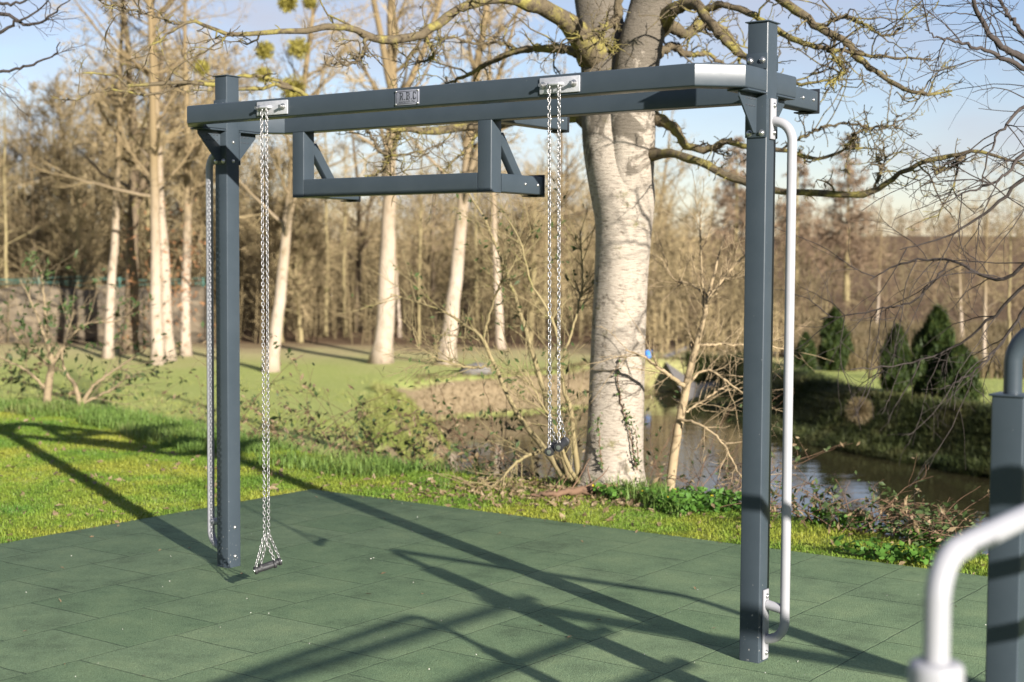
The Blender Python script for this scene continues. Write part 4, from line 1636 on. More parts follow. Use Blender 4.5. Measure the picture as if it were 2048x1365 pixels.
traced_shrub('bank_shrub', 'leaning multi stemmed shrub with yellow lichen left of the big tree', 'shrub', (1140, 970), [
    [(1150, 985, 22), (1130, 920, 20), (1105, 850, 17, 0.3), (1085, 775, 14, 0.5), (1060, 690, 12, 0.6), (1035, 610, 10, 0.7), (1010, 540, 8, 0.8), (975, 450, 6, 0.9), (940, 390, 4, 1.0), (915, 330, 2, 1.0)],
    [(1130, 960, 18), (1090, 900, 16, 0.2), (1050, 850, 14, 0.4), (1015, 790, 12, 0.5), (990, 730, 10, 0.6), (965, 680, 9, 0.6), (930, 650, 7, 0.7), (880, 620, 5, 0.8), (820, 600, 3, 0.9), (780, 588, 2, 0.9)],
    [(1160, 985, 16), (1150, 900, 14, -0.1), (1140, 820, 12, -0.1), (1120, 740, 10, 0.0), (1110, 650, 8, 0.0), (1060, 560, 6, 0.1), (1040, 480, 4, 0.1), (1000, 420, 2, 0.2)],
    [(965, 680, 7, 0.6), (985, 610, 6, 0.6), (1000, 570, 5, 0.5), (1020, 540, 4, 0.4), (1080, 430, 2, 0.4)],
    [(990, 730, 7, 0.6), (940, 735, 6, 0.6), (880, 720, 4, 0.5), (830, 690, 2, 0.5)],
    [(1085, 900, 10, 0.1), (1040, 920, 8, -0.1), (1000, 960, 5, -0.2), (980, 980, 3, -0.2)],
    [(1165, 980, 14), (1140, 940, 12, -0.3), (1110, 860, 8, -0.4), (1080, 800, 5, -0.5), (1050, 740, 3, -0.5)],
    [(1120, 740, 7), (1150, 640, 6, 0.1), (1165, 560, 5, 0.2), (1160, 460, 3, 0.2)],
], M['olivebark'], 26, 0.55, 0.004, 5, (420, 0.030, M['leaf']))
traced_shrub('small_shrub', 'small bare bush with tan stems at the left edge of the lawn', 'shrub', (95, 812), [
    [(92, 815, 22), (98, 770, 20), (103, 720, 16), (85, 660, 8), (60, 600, 4), (40, 560, 2)],
    [(104, 730, 12), (130, 690, 8), (170, 650, 5), (240, 640, 3), (270, 610, 2)],
    [(103, 720, 10), (92, 640, 7), (85, 560, 4), (82, 540, 2)],
    [(160, 812, 14), (150, 770, 11), (132, 745, 8), (125, 700, 4), (150, 620, 2)],
    [(160, 812, 12), (190, 770, 9), (230, 740, 6), (290, 700, 3)],
    [(150, 815, 10), (180, 800, 8), (230, 775, 5), (265, 745, 2)],
    [(100, 735, 8), (60, 700, 6), (20, 660, 3)],
    [(95, 780, 8), (50, 740, 6), (10, 720, 4), (-40, 690, 2)],
], M['saplingred'], 14, 0.55, 0.004, 5, (700, 0.045, M['leaf']))


def bramble(c, n, spread, hgt, leaf_n, label, size=0.035, rest=None, deadfrac=0.3, direction=None, stuff=False):
    c = np.asarray(c, float)
    z0 = float(height(c[0], c[1]))
    o = empty('bramble_bush', (c[0], c[1], z0), 0, label, 'bramble', 'brambles along the near bank')
    a = rng.uniform(0, 2 * np.pi, n)
    st = np.stack([rng.normal(0, spread * 0.35, n), rng.normal(0, spread * 0.25, n), np.zeros(n)], 1)
    st[:, 2] = height(st[:, 0] + c[0], st[:, 1] + c[1]) - z0
    D = np.stack([np.cos(a) * 0.75, np.sin(a) * 0.75, rng.uniform(0.5, 1.3, n)], 1)
    if direction is not None:
        D = D * 0.35 + np.asarray(direction)
    g, r = grow(st, D, rng.uniform(0.7, 1.4, n) * spread * 1.25, 0.0042, 0.0018, 14, 0.10, np.array([0, 0, -0.11]) * (1.3 - hgt), rng)
    mb = MB()
    tubes(mb, g, r, 4)
    g2, r2 = spawn(g, r, 3, 0.15, 0.95, 50, 0.40, 0.7, 8, 0.14, -0.05, rng, 0.6, 0.3, 0.0016)
    tubes(mb, g2, r2, 3)
    mb.build('canes', M['cane'], o)
    pts = np.concatenate([g[:, 3:].reshape(-1, 3), g2.reshape(-1, 3)])
    cc = pts[rng.integers(0, len(pts), leaf_n)] + rng.normal(size=(leaf_n, 3)) * 0.025
    kd = int(leaf_n * deadfrac)
    mb = MB()
    leaves(mb, cc[kd:], size, rng, 0.6, 0.95)
    mb.build('leaves', M['leaf'], o, smooth=False)
    mb = MB()
    leaves(mb, cc[:kd], size * 1.05, rng, 0.2, 0.8)
    mb.build('dead_leaves', M['deadleaf'], o, smooth=False)
    return o


def nb(px, py, dz=0.0):
    return atz(px, py, dz)[:2]


bramble(nb(860, 918, -0.1) + np.array([0.6, 0.5]), 9, 1.5, 1.0, 420, 'arching dark leaved bramble reaching left over the grass beside the leaning shrub', 0.036, deadfrac=0.06, direction=(-0.75, 0.1, 0.75))
bramble(nb(620, 880, -0.1), 22, 0.85, 0.75, 420, 'bramble clump with pale leaves behind the left chains', 0.036, deadfrac=0.5)
bramble(nb(500, 850, -0.1) + np.array([0, 0.3]), 18, 0.8, 0.7, 300, 'bramble clump just right of the left post on the lawn crest', 0.036, deadfrac=0.45)
bramble(nb(250, 800, -0.05) + np.array([0, 0.4]), 18, 1.1, 0.7, 420, 'low bramble on the lawn crest left of the left post', 0.04, deadfrac=0.25)
bramble(nb(20, 790, -0.05), 18, 1.2, 0.9, 480, 'bramble with reddish leaves at the far left edge of the lawn', 0.045, deadfrac=0.35)
bramble(nb(1600, 1060) + np.array([0.15, 0.35]), 14, 0.42, 0.55, 230, 'bramble tangle on the bank edge just right of the right post', 0.026, deadfrac=0.35)
bramble(nb(1730, 1070) + np.array([0.1, 0.3]), 22, 0.45, 0.55, 380, 'dense bramble tangle of dead leaves in the middle of the right bank edge', 0.028, deadfrac=0.4)
bramble(nb(1870, 1090) + np.array([0.1, 0.25]), 22, 0.45, 0.6, 360, 'brown bramble tangle on the bank edge beside the dip station post', 0.028, deadfrac=0.35)
bramble(nb(1440, 1000) + np.array([0.1, 0.4]), 14, 0.7, 1.0, 160, 'thin bramble on the bank between sapling and right post', 0.028, deadfrac=0.3)
bramble(nb(1060, 950) + np.array([0.1, 0.4]), 24, 0.9, 0.9, 460, 'bramble thicket at the foot of the leaning shrub left of the big tree', 0.032, deadfrac=0.45)

bramble(nb(960, 930) + np.array([0.1, 0.5]), 26, 1.0, 0.95, 520, 'bramble thicket left of the leaning shrub, screening the river bend', 0.032, deadfrac=0.25)
bramble(nb(1110, 940) + np.array([0.0, 0.8]), 24, 0.9, 1.0, 420, 'twiggy bramble behind the right chain handles, close to the big tree', 0.030, deadfrac=0.35)
bramble(nb(740, 905) + np.array([0.1, 0.5]), 20, 0.9, 0.8, 380, 'low bramble on the bank crest midway between left chains and leaning shrub', 0.034, deadfrac=0.4)

bramble(nb(1320, 955) + np.array([0.1, 0.6]), 22, 0.9, 1.0, 300, 'twiggy bramble behind the gap between the big tree and the sapling', 0.028, deadfrac=0.3)

# fallen branch at the tree foot
fb = empty('fallen_branch', tuple(atz(1190, 985, 0.0)), 0, 'brown fallen branch lying on dead leaves in front of the big tree', 'branch')
b0 = atz(1190, 985, 0.0)
mb = MB()
pts = [(*(atz(px, py, 0.035) - b0), r) for px, py, r in ((1060, 990, 0.010), (1110, 988, 0.020), (1160, 982, 0.030), (1215, 978, 0.034), (1240, 972, 0.028))]
s_ = smooth_path(pts, 30, 0.006)
tubes(mb, s_[:, :3], s_[:, 3], 9, cap=True)
mb.build('stem', M['cane'], fb)
g, r = spawn(s_[None, :, :3], s_[None, :, 3], 10, 0.1, 0.9, 50, 0.35, 0.3, 7, 0.15, 0.05, rng)
mb = MB()
tubes(mb, g, r, 5)
mb.build('twigs', M['cane'], fb)


# ------------------------------------------------------------------ trees that reach in from the sides
def edge_tree(label, base, rows_list, n_tw, tl, trunk_pts, seed, wig=0.12, lvl2=6):
    rg = np.random.default_rng(seed)
    o = empty('overhanging_tree', base, 0, label, 'tree')
    b = np.array(base, float)
    mb = MB()
    s = smooth_path([(*(np.array(q[:3]) - b), q[3]) for q in trunk_pts], 40, 0.01)
    bumpy_tube(mb, s[:, :3], s[:, 3], 20, 0.05, seed, 0.3)
    mb.build('trunk', M['darkbark'], o)
    Ps, Rs = [], []
    mb = MB()
    for rows in rows_list:
        r = smooth_path([(*(at(q[0], q[1], q[3]) - b), q[2] / 2 * q[3] / F_PX) for q in rows], 30, 0.006)
        r[:, 3] = np.maximum(r[:, 3], 0.0025)
        tubes(mb, r[:, :3], r[:, 3], 8)
        Ps.append(r[:, :3])
        Rs.append(r[:, 3])
    Ps, Rs = np.array(Ps), np.array(Rs)
    mb.build('branches', M['limbdark'], o)
    N = len(Ps)
    i = np.repeat(np.arange(N), n_tw)
    k = np.minimum((rg.uniform(0.1, 1.0, len(i)) * 29).astype(int), 28)
    T_ = norm(Ps[i, k + 1] - Ps[i, k])
    D_ = 0.7 * T_ + 0.75 * norm(np.cross(T_, rg.normal(size=(len(i), 3)))) + np.array([0, 0, -0.05])
    g1, r1 = grow(Ps[i, k], D_, rg.uniform(0.4, 1.4, len(i)) * tl, 0.004, 0.0018, 10, wig, -0.03, rg)
    mb = MB()
    tubes(mb, g1, r1, 4)
    g2, r2 = spawn(g1, r1, lvl2, 0.15, 1, 45, 0.45, 0.7, 7, wig, -0.02, rg, 0.6, 0.4, 0.0016)
    tubes(mb, g2, r2, 3)
    mb.build('twigs', M['limbdark'], o)
    return o


edge_tree('dark twigged tree leaning in from beyond the right edge, trunk out of sight', (5.1, 8.9, 0), [
    [(2300, 260, 40, 8.9), (2150, 170, 26, 8.8), (2048, 118, 16, 8.7), (2000, 88, 12, 8.6), (1962, 40, 10, 8.6), (1945, -10, 8, 8.5), (1940, -60, 4, 8.5)],
    [(2150, 170, 16, 8.8), (2060, 142, 12, 8.7), (1985, 106, 8, 8.6), (1930, 90, 6, 8.5), (1880, 76, 4, 8.4), (1850, 60, 2, 8.4)],
    [(2100, 150, 14, 8.8), (2040, 60, 9, 8.9), (2010, 20, 7, 9.0), (1990, -20, 4, 9.0)],
    [(2300, 300, 26, 8.9), (2160, 260, 14, 8.9), (2060, 300, 9, 8.9), (2010, 350, 6, 8.8), (1950, 380, 4, 8.8), (1880, 410, 2, 8.7)],
    [(2300, 300, 26, 8.9), (2160, 220, 14, 8.7), (2080, 200, 9, 8.6), (2020, 240, 6, 8.5), (1980, 300, 4, 8.4), (1960, 380, 2, 8.4)],
    [(2300, 320, 24, 8.9), (2160, 330, 14, 9.1), (2060, 350, 9, 9.2), (1980, 420, 6, 9.3), (1900, 470, 4, 9.4), (1800, 500, 2, 9.5)],
    [(2300, 420, 24, 8.9), (2150, 470, 12, 9.1), (2060, 560, 8, 9.3), (1980, 640, 6, 9.5), (1900, 700, 4, 9.7), (1800, 730, 3, 9.8), (1700, 740, 2, 9.8)],
    [(2200, 440, 14, 9.0), (2080, 500, 9, 9.2), (2000, 560, 7, 9.4), (1900, 520, 5, 9.6), (1800, 530, 4, 9.8), (1740, 560, 2, 9.9)],
    [(2100, 540, 8, 9.3), (2020, 660, 6, 9.5), (1950, 740, 4, 9.6), (1880, 780, 2, 9.7)],
    [(1900, 520, 4, 9.6), (1830, 600, 4, 9.7), (1760, 620, 3, 9.8), (1640, 640, 2, 10.0)],
], 9, 0.7, [(5.1, 8.9, 0, 0.17), (4.95, 8.9, 1.2, 0.15), (4.6, 8.9, 2.2, 0.13), (4.4, 8.9, 3.2, 0.11), (4.5, 8.9, 5.5, 0.07), (4.4, 9, 8, 0.02)], 31, 0.12, 5)
edge_tree('dark twigs of a tree standing beyond the left edge, trunk out of sight', (-6.1, 11.2, 0), [
    [(-300, 60, 30, 11.2), (-120, 40, 14, 11.0), (0, 28, 8, 10.8), (60, 50, 6, 10.7), (105, 28, 4, 10.6), (150, -10, 2, 10.5)],
    [(-300, 120, 24, 11.2), (-120, 110, 11, 11.0), (0, 64, 7, 10.8), (40, 40, 5, 10.7), (90, 10, 3, 10.6), (100, -20, 2, 10.5)],
    [(-300, 200, 20, 11.2), (-120, 170, 10, 11.1), (0, 143, 6, 11.0), (60, 130, 5, 10.9), (110, 108, 3, 10.8), (120, 85, 2, 10.7)],
    [(-200, -60, 20, 11.0), (-60, -20, 9, 10.9), (10, 8, 6, 10.8), (70, -4, 4, 10.7)],
], 7, 0.35, [(-6.1, 11.2, 0, 0.16), (-6.0, 11.2, 1.5, 0.14), (-5.6, 11.2, 3.0, 0.12), (-5.2, 11.2, 4.0, 0.10), (-5.2, 11.2, 7.5, 0.02)], 37, 0.14, 4)


# ------------------------------------------------------------------ trees of the field and the wood
def tree_meshes(seed, H, r0, bend, limb0, n_limb, limb_len, spread, trunk_mat, wigt=0.02, forks=0, twig_n=(6, 7), tr=1.3):
    rg = np.random.default_rng(seed)
    n = 26
    z = np.linspace(0, 1, n)
    x = bend[0] * z + bend[1] * np.sin(z * math.pi * 1.2) + np.cumsum(rg.normal(0, wigt, n))
    y = bend[2] * z + np.cumsum(rg.normal(0, wigt, n))
    x -= x[0]
    y -= y[0]
    P = np.stack([x, y, z * H], 1)
    rad = r0 * (1 - 0.93 * z ** 0.85) + 0.006
    mb = MB()
    bumpy_tube(mb, P, rad, 14, 0.05, seed, 0.35)
    PP, RR = [P], [rad]
    for k in range(forks):
        s = int(n * rg.uniform(0.32, 0.5))
        a = rg.uniform(0, 6.28)
        g, gr = grow(P[s][None], np.array([[math.cos(a) * 0.45, math.sin(a) * 0.45, 1]]), H * rg.uniform(0.4, 0.55), rad[s] * 0.7, 0.01, n, 0.035, 0.03, rg)
        tubes(mb, g, gr, 9)
        PP.append(g[0])
        RR.append(gr[0])
    PP, RR = np.array(PP), np.array(RR)
    g1, r1 = spawn(PP, RR, n_limb, limb0, 0.98, spread, limb_len / H, 0.40, 12, 0.10, 0.035, rg, 0.25, 0.6, 0.012)
    tubes(mb, g1, r1, 5)
    tm = mb.mesh('trunk')
    tm.materials.append(trunk_mat)
    mb = MB()
    g2, r2 = spawn(g1, r1, twig_n[0], 0.15, 1, 45, 0.42, 0.55, 7, 0.14, 0.02, rg, 0.4, 0.5, 0.006 * tr)
    tubes(mb, g2, r2, 3)
    g3, r3 = spawn(g2, r2, twig_n[1], 0.15, 1, 42, 0.50, 0.7, 5, 0.14, 0.01, rg, 0.6, 0.4, 0.0045 * tr)
    strips(mb, g3, r3, rg)
    g4, r4 = spawn(g3, r3, 2, 0.2, 1, 40, 0.5, 0.8, 3, 0.1, 0.0, rg, 0.7, 0.4, 0.004 * tr)
    strips(mb, g4, r4, rg)
    cm_ = mb.mesh('crown', smooth=False)
    cm_.materials.append(M['twig'])
    return tm, cm_


def put_tree(meshes, loc, rz, sc, label, group=None, name='field_tree'):
    o = empty(name, loc, rz, label, 'tree', group)
    o.scale = (sc, sc, sc)
    t_ = link_mesh('trunk', meshes[0], None, o)
    c_ = link_mesh('crown', meshes[1], None, o)
    return o


def field(px, py):
    p = atz(px, py, FIELD_Z)
    for _ in range(6):
        p = atz(px, py, float(height(p[0], p[1])))
    return p


G1 = 'trees along the far edge of the meadow'
V_ = {
    'straight': tree_meshes(101, 17, 0.21, (0.2, 0.05, 0.1), 0.30, 34, 4.2, 58, M['poplar'], 0.012),
    'fork': tree_meshes(102, 16, 0.25, (0.15, 0.18, 0.1), 0.30, 30, 4.2, 55, M['poplar'], 0.02, 2),
    'lean': tree_meshes(103, 15, 0.23, (1.9, 0.0, 0.3), 0.28, 30, 4.0, 58, M['poplar'], 0.02, 1),
    'slim': tree_meshes(104, 14, 0.15, (0.5, 0.1, 0.0), 0.25, 30, 3.4, 60, M['poplar'], 0.02),
    'dark': tree_meshes(105, 14, 0.25, (-0.2, 0.1, 0.0), 0.28, 30, 4.4, 58, M['darkbark'], 0.03, 1),
    'olive': tree_meshes(106, 13, 0.12, (0.3, 0.1, 0.0), 0.20, 30, 3.0, 62, M['olivebark'], 0.02),
    'bushy': tree_meshes(107, 9.5, 0.16, (0.4, 0.1, 0.0), 0.16, 44, 4.0, 60, M['olivebark'], 0.03, 2, (8, 9), 2.0),
}
SPEC = [
    ('slim', 215, 717, 0.3, 0.95, 'pale slim trunk standing left of the dark ivy trunk, near the stone wall'),
    ('dark', 258, 708, 0.9, 1.0, 'dark trunked tree between the pale slim trunk and the pale pair at left'),
    ('straight', 316, 730, 2.1, 0.86, 'very pale straight trunk, front one of the close pair left of the left post'),
    ('slim', 337, 722, 4.0, 1.25, 'pale trunk with rusty leaves at its waist, rear one of the close pair'),
    ('straight', 372, 712, 1.0, 0.80, 'blotched pale trunk just left of the left post, right of the close pair'),
    ('lean', 542, 744, 0.05, 0.80, 'tall leaning tree behind the left chains, with mistletoe balls in its crown'),
    ('fork', 761, 727, 0.4, 1.06, 'thick white forked trunk under the middle of the dropped bar'),
    ('lean', 892, 730, 0.2, 1.0, 'thick white trunk leaning right, under the right end of the dropped bar'),
    ('slim', 1002, 698, 2.6, 0.95, 'slim white trunk far back between the dropped bar and the right chains'),
]
ftrees = []
for key, px, py, rz, sc, lab in SPEC:
    p = field(px, py)
    ftrees.append(put_tree(V_[key], (p[0], p[1], p[2] - 0.05), rz, sc, lab, G1))
# rusty leaves held at the waist of one trunk
rusty = ftrees[3]
mb = MB()
c = rng.normal(size=(420, 3)) * np.array([0.55, 0.5, 0.75]) + np.array([0, 0, 1.9])
leaves(mb, c, 0.06, rng, 0, 0.8)
mb.build('rusty_leaves', M['rustleaf'], rusty, smooth=False)


# mistletoe balls in the leaning tree
def mist(tree, px, py, rpx):
    Y = tree.location[1] - 0.4
    p = at(px, py, Y)
    r = rpx * Y / F_PX
    n = 260
    d = norm(rng.normal(size=(n, 3)))
    inv = tree.matrix_basis.inverted()
    c = np.array(inv @ Vector(p))
    sc = 1 / tree.scale[0]
    g, gr = grow(np.repeat(c[None], n, 0), d, r * sc * rng.uniform(0.7, 1.05, n), 0.010, 0.007, 5, 0.15, 0, rng)
    mb = MB()
    strips(mb, g, gr, rng)
    leaves(mb, g[:, 2:].reshape(-1, 3), 0.055 * sc, rng, 0, 0.6)
    mb.build('mistletoe', M['mistletoe'], tree, smooth=False)


for q in ((530, 102, 20), (597, 97, 24), (585, 176, 30), (528, 150, 16), (575, 4, 22), (403, 135, 16), (620, 5, 14)):
    mist(ftrees[5], *q)

# right hand side: leaning pale tree seen right of the trunk, and the pale birches at the far right
G2 = 'pale trees across the river at right'
for key, px, py, rz, sc, lab in (
        ('lean', 1296, 640, 0.15, 0.72, 'pale leaning tree far behind, right of the big trunk and left of the sapling'),
        ('slim', 1968, 745, 1.2, 0.40, 'slim pale birch at the far right above the dip station post'),
        ('slim', 1925, 700, 3.0, 0.42, 'slim pale birch left of the far right birch'),
        ('slim', 1752, 668, 5.0, 0.42, 'slim pale tree rising behind the gap between the clipped conifers'),
        ('olive', 2020, 720, 2.0, 0.45, 'olive trunked tree at the right edge behind the tube rail')):
    p = field(px, py)
    put_tree(V_[key], (p[0], p[1], p[2] - 0.05), rz, sc, lab, G2)

# wood edge: individually placed slender trees
G3 = 'slender trees at the front of the wood'
spots = []
for px, py in ((150, 690), (440, 690), (480, 686), (600, 690), (650, 688), (711, 687), (838, 690), (800, 684), (955, 688), (1060, 690), (1085, 684), (1120, 686), (20, 690), (75, 684), (1160, 684), (560, 682), (690, 680), (870, 682), (300, 690), (390, 688)):
    spots.append((px, py))
near_words = ['above the stone wall', 'behind the left post', 'between left post and chains', 'behind the left chains', 'right of the left chains', 'left of the thick white fork',
              'between the two thick white trunks', 'just right of the thick white fork', 'right of the white leaning trunk', 'left of the right chains', 'behind the right chains', 'between right chains and big trunk',
              'at the far left edge', 'near the left edge behind the small bush', 'beside the big trunk', 'deep behind the left chains', 'deep left of the white fork', 'deep between the white trunks',
              'behind the close pale pair', 'behind the blotched pale trunk', 'right of the big trunk', 'behind the sapling fork']
for n_, (px, py) in enumerate(spots):
    key = ('olive', 'slim', 'olive', 'bushy', 'olive', 'dark')[n_ % 6]
    Yd = 50 + 4 * ((n_ * 7) % 3)
    x = (px - 1024) / F_PX * Yd
    z = float(height(x, Yd))
    kind = {'olive': 'slender olive trunk', 'slim': 'slender pale trunk', 'bushy': 'bushy low tree', 'dark': 'dark trunk'}[key]
    put_tree(V_[key], (x, Yd, z - 0.05), 1.3 * n_, 0.52 + 0.30 * ((n_ * 5) % 7) / 7, kind + ' at the wood edge, ' + near_words[n_], G3, 'wood_tree')

# bushy brown trees at left that close the picture
G4 = 'bushy trees behind the stone wall'
for n_, (px, Yd, sc, where) in enumerate(((-60, 56, 0.92, 'at the left edge'), (40, 60, 0.85, 'second from the left edge'), (130, 57, 1.05, 'third from the left edge'), (225, 62, 1.15, 'behind the pale slim trunk'), (320, 58, 1.2, 'behind the close pale pair'), (420, 63, 1.3, 'behind the left post'))):
    x = (px - 1024) / F_PX * Yd
    put_tree(V_['bushy'], (x, Yd, float(height(x, Yd)) - 0.05), 0.9 * n_, sc, 'brown bushy bare tree beyond the stone wall, ' + where, G4, 'bushy_tree')


# the wood itself, one mass
def wood_mass(name, label, n, xr, yr, H, nl, nt, mat, seed, rs=0.05, cond=None, low=0.12, tw=0.012):
    rg = np.random.default_rng(seed)
    X = rg.uniform(*xr, n)
    Y = rg.uniform(*yr, n)
    if cond is not None:
        k = cond(X, Y)
        X, Y = X[k], Y[k]
        n = len(X)
    st = np.stack([X, Y, height(X, Y) - 0.1], 1)
    Hh = rg.uniform(*H, n)
    g0, r0 = grow(st, np.stack([rg.normal(0, 0.06, n), rg.normal(0, 0.06, n), np.ones(n)], 1), Hh, rs, 0.012, 8, 0.03, 0.02, rg)
    mb = MB()
    tubes(mb, g0, r0, 4)
    g1, r1 = spawn(g0, r0, nl, low, 1.0, 52, 0.26, 0.35, 5, 0.12, 0.05, rg, 0.4, 0.4, 0.012)
    strips(mb, g1, r1, rg)
    g2, r2 = spawn(g1, r1, nt, 0.15, 1.0, 45, 0.55, 0.7, 4, 0.15, 0.02, rg, 0.6, 0.4, tw)
    strips(mb, g2, r2, rg)
    o = mb.build(name, mat, smooth=False)
    return tag(o, label, 'woodland', kind='stuff')


wood_mass('woodland', 'dense bare brown winter wood behind the meadow', 520, (-36, 9), (56, 95), (3.2, 7.2), 32, 7, M['wood'], 51, 0.03)
wood_mass('bushy_wood', 'brown bushy winter trees massed above the stone wall at left', 46, (-23, -8), (52, 60), (4.5, 8.5), 46, 10, M['wood'], 57, 0.05, None, 0.04, 0.011)
wood_mass('undergrowth', 'tangled brown undergrowth at the floor of the wood', 1300, (-34, 12), (49, 75), (1.2, 3.8), 10, 5, M['underwood'], 52, 0.02, None, 0.05, 0.010)
wood_mass('river_thicket', 'olive brown thicket beyond the river at right', 420, (5, 60), (46, 100), (1.0, 3.0), 20, 6, M['hillwood'], 53, 0.014,
          lambda X, Y: (X > 0.05 * Y) & (np.abs(X) < Y * 0.5) & (seg_dist(X, Y, FAR) > 2.5), 0.05, 0.014)
wood_mass('hillside_wood', 'hazy brown wooded hillside far across the river', 1000, (-60, 190), (185, 330), (3, 6), 16, 6, M['hillwood'], 54, 0.03,
          lambda X, Y: np.abs(X) < Y * 0.5, 0.05, 0.035)
wood_mass('hedgerow', 'low olive brown hedges crossing the rising fields beyond the river', 900, (-20, 90), (100, 180), (0.9, 2.4), 16, 5, M['hillwood'], 58, 0.02,
          lambda X, Y: (np.abs(X) < Y * 0.5) & (np.abs(((Y + 0.5 * X) % 28) - 8) < 7), 0.03, 0.022)
wood_mass('near_thicket', 'brown thicket across the water between big tree and right post', 70, (2.5, 9.5), (42, 52), (0.7, 2.0), 16, 5, M['wood'], 55, 0.025,
          lambda X, Y: seg_dist(X, Y, FAR) > 1.0, 0.05, 0.010)


# dark leaf screen added out of view behind the viewpoint to block low sky
n = 26000
a = rng.uniform(R(150), R(390), n)
rr = rng.uniform(38, 46, n)
c = np.stack([np.cos(a) * rr, np.sin(a) * rr, rng.uniform(0, 1, n) ** 0.8 * (8.5 + 1.6 * np.sin(a * 23) + 1.2 * np.sin(a * 61))], 1)
mb = MB()
leaves(mb, c, 0.55, rng, 0.1, 1.0)
tag(mb.build('added_leaf_screen', M['conifer'], smooth=False), 'unseen dark leaf screen added behind the viewpoint to block the low sky', 'woodland', kind='stuff')


# larch like brown conifers on the skyline
def larch(px, base_y, top_y, Yd, label):
    x = (px - 1024) / F_PX * Yd
    z0 = float(height(x, Yd))
    top = at(px, top_y, Yd)[2]
    H = top - z0
    o = empty('larch_tree', (x, Yd, z0 - 0.1), 0, label, 'larch', 'larches on the skyline')
    mb = MB()
    P = np.stack([np.zeros(12), np.zeros(12), np.linspace(0, H, 12)], 1)
    tubes(mb, P, np.linspace(0.22, 0.02, 12), 8)
    mb.build('trunk', M['olivebark'], o)
    n = 130
    t = rng.uniform(0.18, 0.99, n)
    a = rng.uniform(0, 6.28, n)
    D = np.stack([np.cos(a), np.sin(a), np.full(n, 0.15)], 1)
    g, r = grow(np.stack([np.zeros(n), np.zeros(n), t * H], 1), D, (1 - t) ** 0.8 * H * 0.26 + 0.3, 0.03, 0.01, 7, 0.06, 0.01, rng)
    mb = MB()
    strips(mb, g, r, rng)
    g2, r2 = spawn(g, r, 16, 0.15, 1, 60, 0.35, 0.8, 4, 0.15, -0.05, rng, 0.7, 0.4, 0.028)
    strips(mb, g2, r2, rng)
    g3, r3 = spawn(g2, r2, 3, 0.2, 1, 50, 0.5, 0.9, 3, 0.15, -0.05, rng, 0.7, 0.4, 0.024)
    strips(mb, g3, r3, rng)
    mb.build('crown', M['larch'], o, smooth=False)


larch(1692, 520, 262, 92, 'tall rusty larch rising above the skyline right of the white rail')
larch(1470, 520, 268, 88, 'rusty larch behind the sapling, left of the right post')
larch(1590, 520, 300, 105, 'rusty larch directly behind the white side rail')


# clipped conifers by the river
def clipped(px, py, top_py, wpx, label, seed, lean=0.0):
    rg = np.random.default_rng(seed)
    p = field(px, py)
    Y = p[1]
    H = (py - top_py) * Y / F_PX
    r = wpx / 2 * Y / F_PX
    o = empty('clipped_conifer', (p[0], Y, p[2] - 0.03), 0, label, 'conifer', 'clipped conifers by the river')
    mb = MB()
    tubes(mb, np.array([(0, 0, 0), (0, 0, H * 0.35), (lean * 0.5, 0, H * 0.8)]), np.array([0.06, 0.045, 0.02]), 8)
    mb.build('trunk', M['darkbark'], o)
    n = 15000
    t = rg.uniform(0.02, 1, n)
    a = rg.uniform(0, 6.28, n)
    prof = np.clip(1.05 * (1 - t ** 2.8) ** 0.75, 0, 1) * (0.70 + 0.3 * np.minimum(1, t / 0.3))
    lump = 1 + 0.20 * np.sin(3 * a + 9 * t + seed) + 0.20 * np.sin(7 * a - 17 * t + 2 * seed) + 0.08 * np.sin(13 * a + 31 * t)
    rr = r * prof * lump * np.sqrt(rg.uniform(0.25, 1.08, n))
    c = np.stack([np.cos(a) * rr + lean * t, np.sin(a) * rr, t * H], 1)
    mb = MB()
    blades(mb, c, (0.09 + 0.12 * rg.uniform(size=n) ** 2) * H / 1.8, 0.014 * H / 1.8, rg, 0.9, 0.5)
    mb.build('foliage', M['conifer'], o, smooth=False)


clipped(1668, 742, 622, 54, 'dark clipped conifer farthest left, beside the white rail', 61)
clipped(1792, 785, 655, 58, 'dark clipped conifer alone in front of the straw meadow', 62)
clipped(1862, 806, 622, 80, 'tallest clipped conifer, in the middle of the right hand cluster', 63, 0.1)
clipped(1918, 812, 692, 74, 'broad low clipped conifer beside the dip station post', 64)
clipped(1610, 745, 668, 38, 'low dark clipped conifer half hidden behind the white side rail', 65)

# tan round bush on the far bank
p = field(1718, 838)
o = empty('round_bush', (p[0], p[1], p[2]), 0, 'small tan round bush on the grassy far bank', 'bush')
n = 900
d = norm(rng.normal(size=(n, 3)) + np.array([0, 0, 0.4]))
g, gr = grow(np.repeat(np.array([[0, 0, 0.15]]), n, 0), d, rng.uniform(0.20, 0.30, n), 0.006, 0.003, 5, 0.15, 0, rng)
mb = MB()
strips(mb, g, gr, rng)
mb.build('twigs', M['reed'], o, smooth=False)

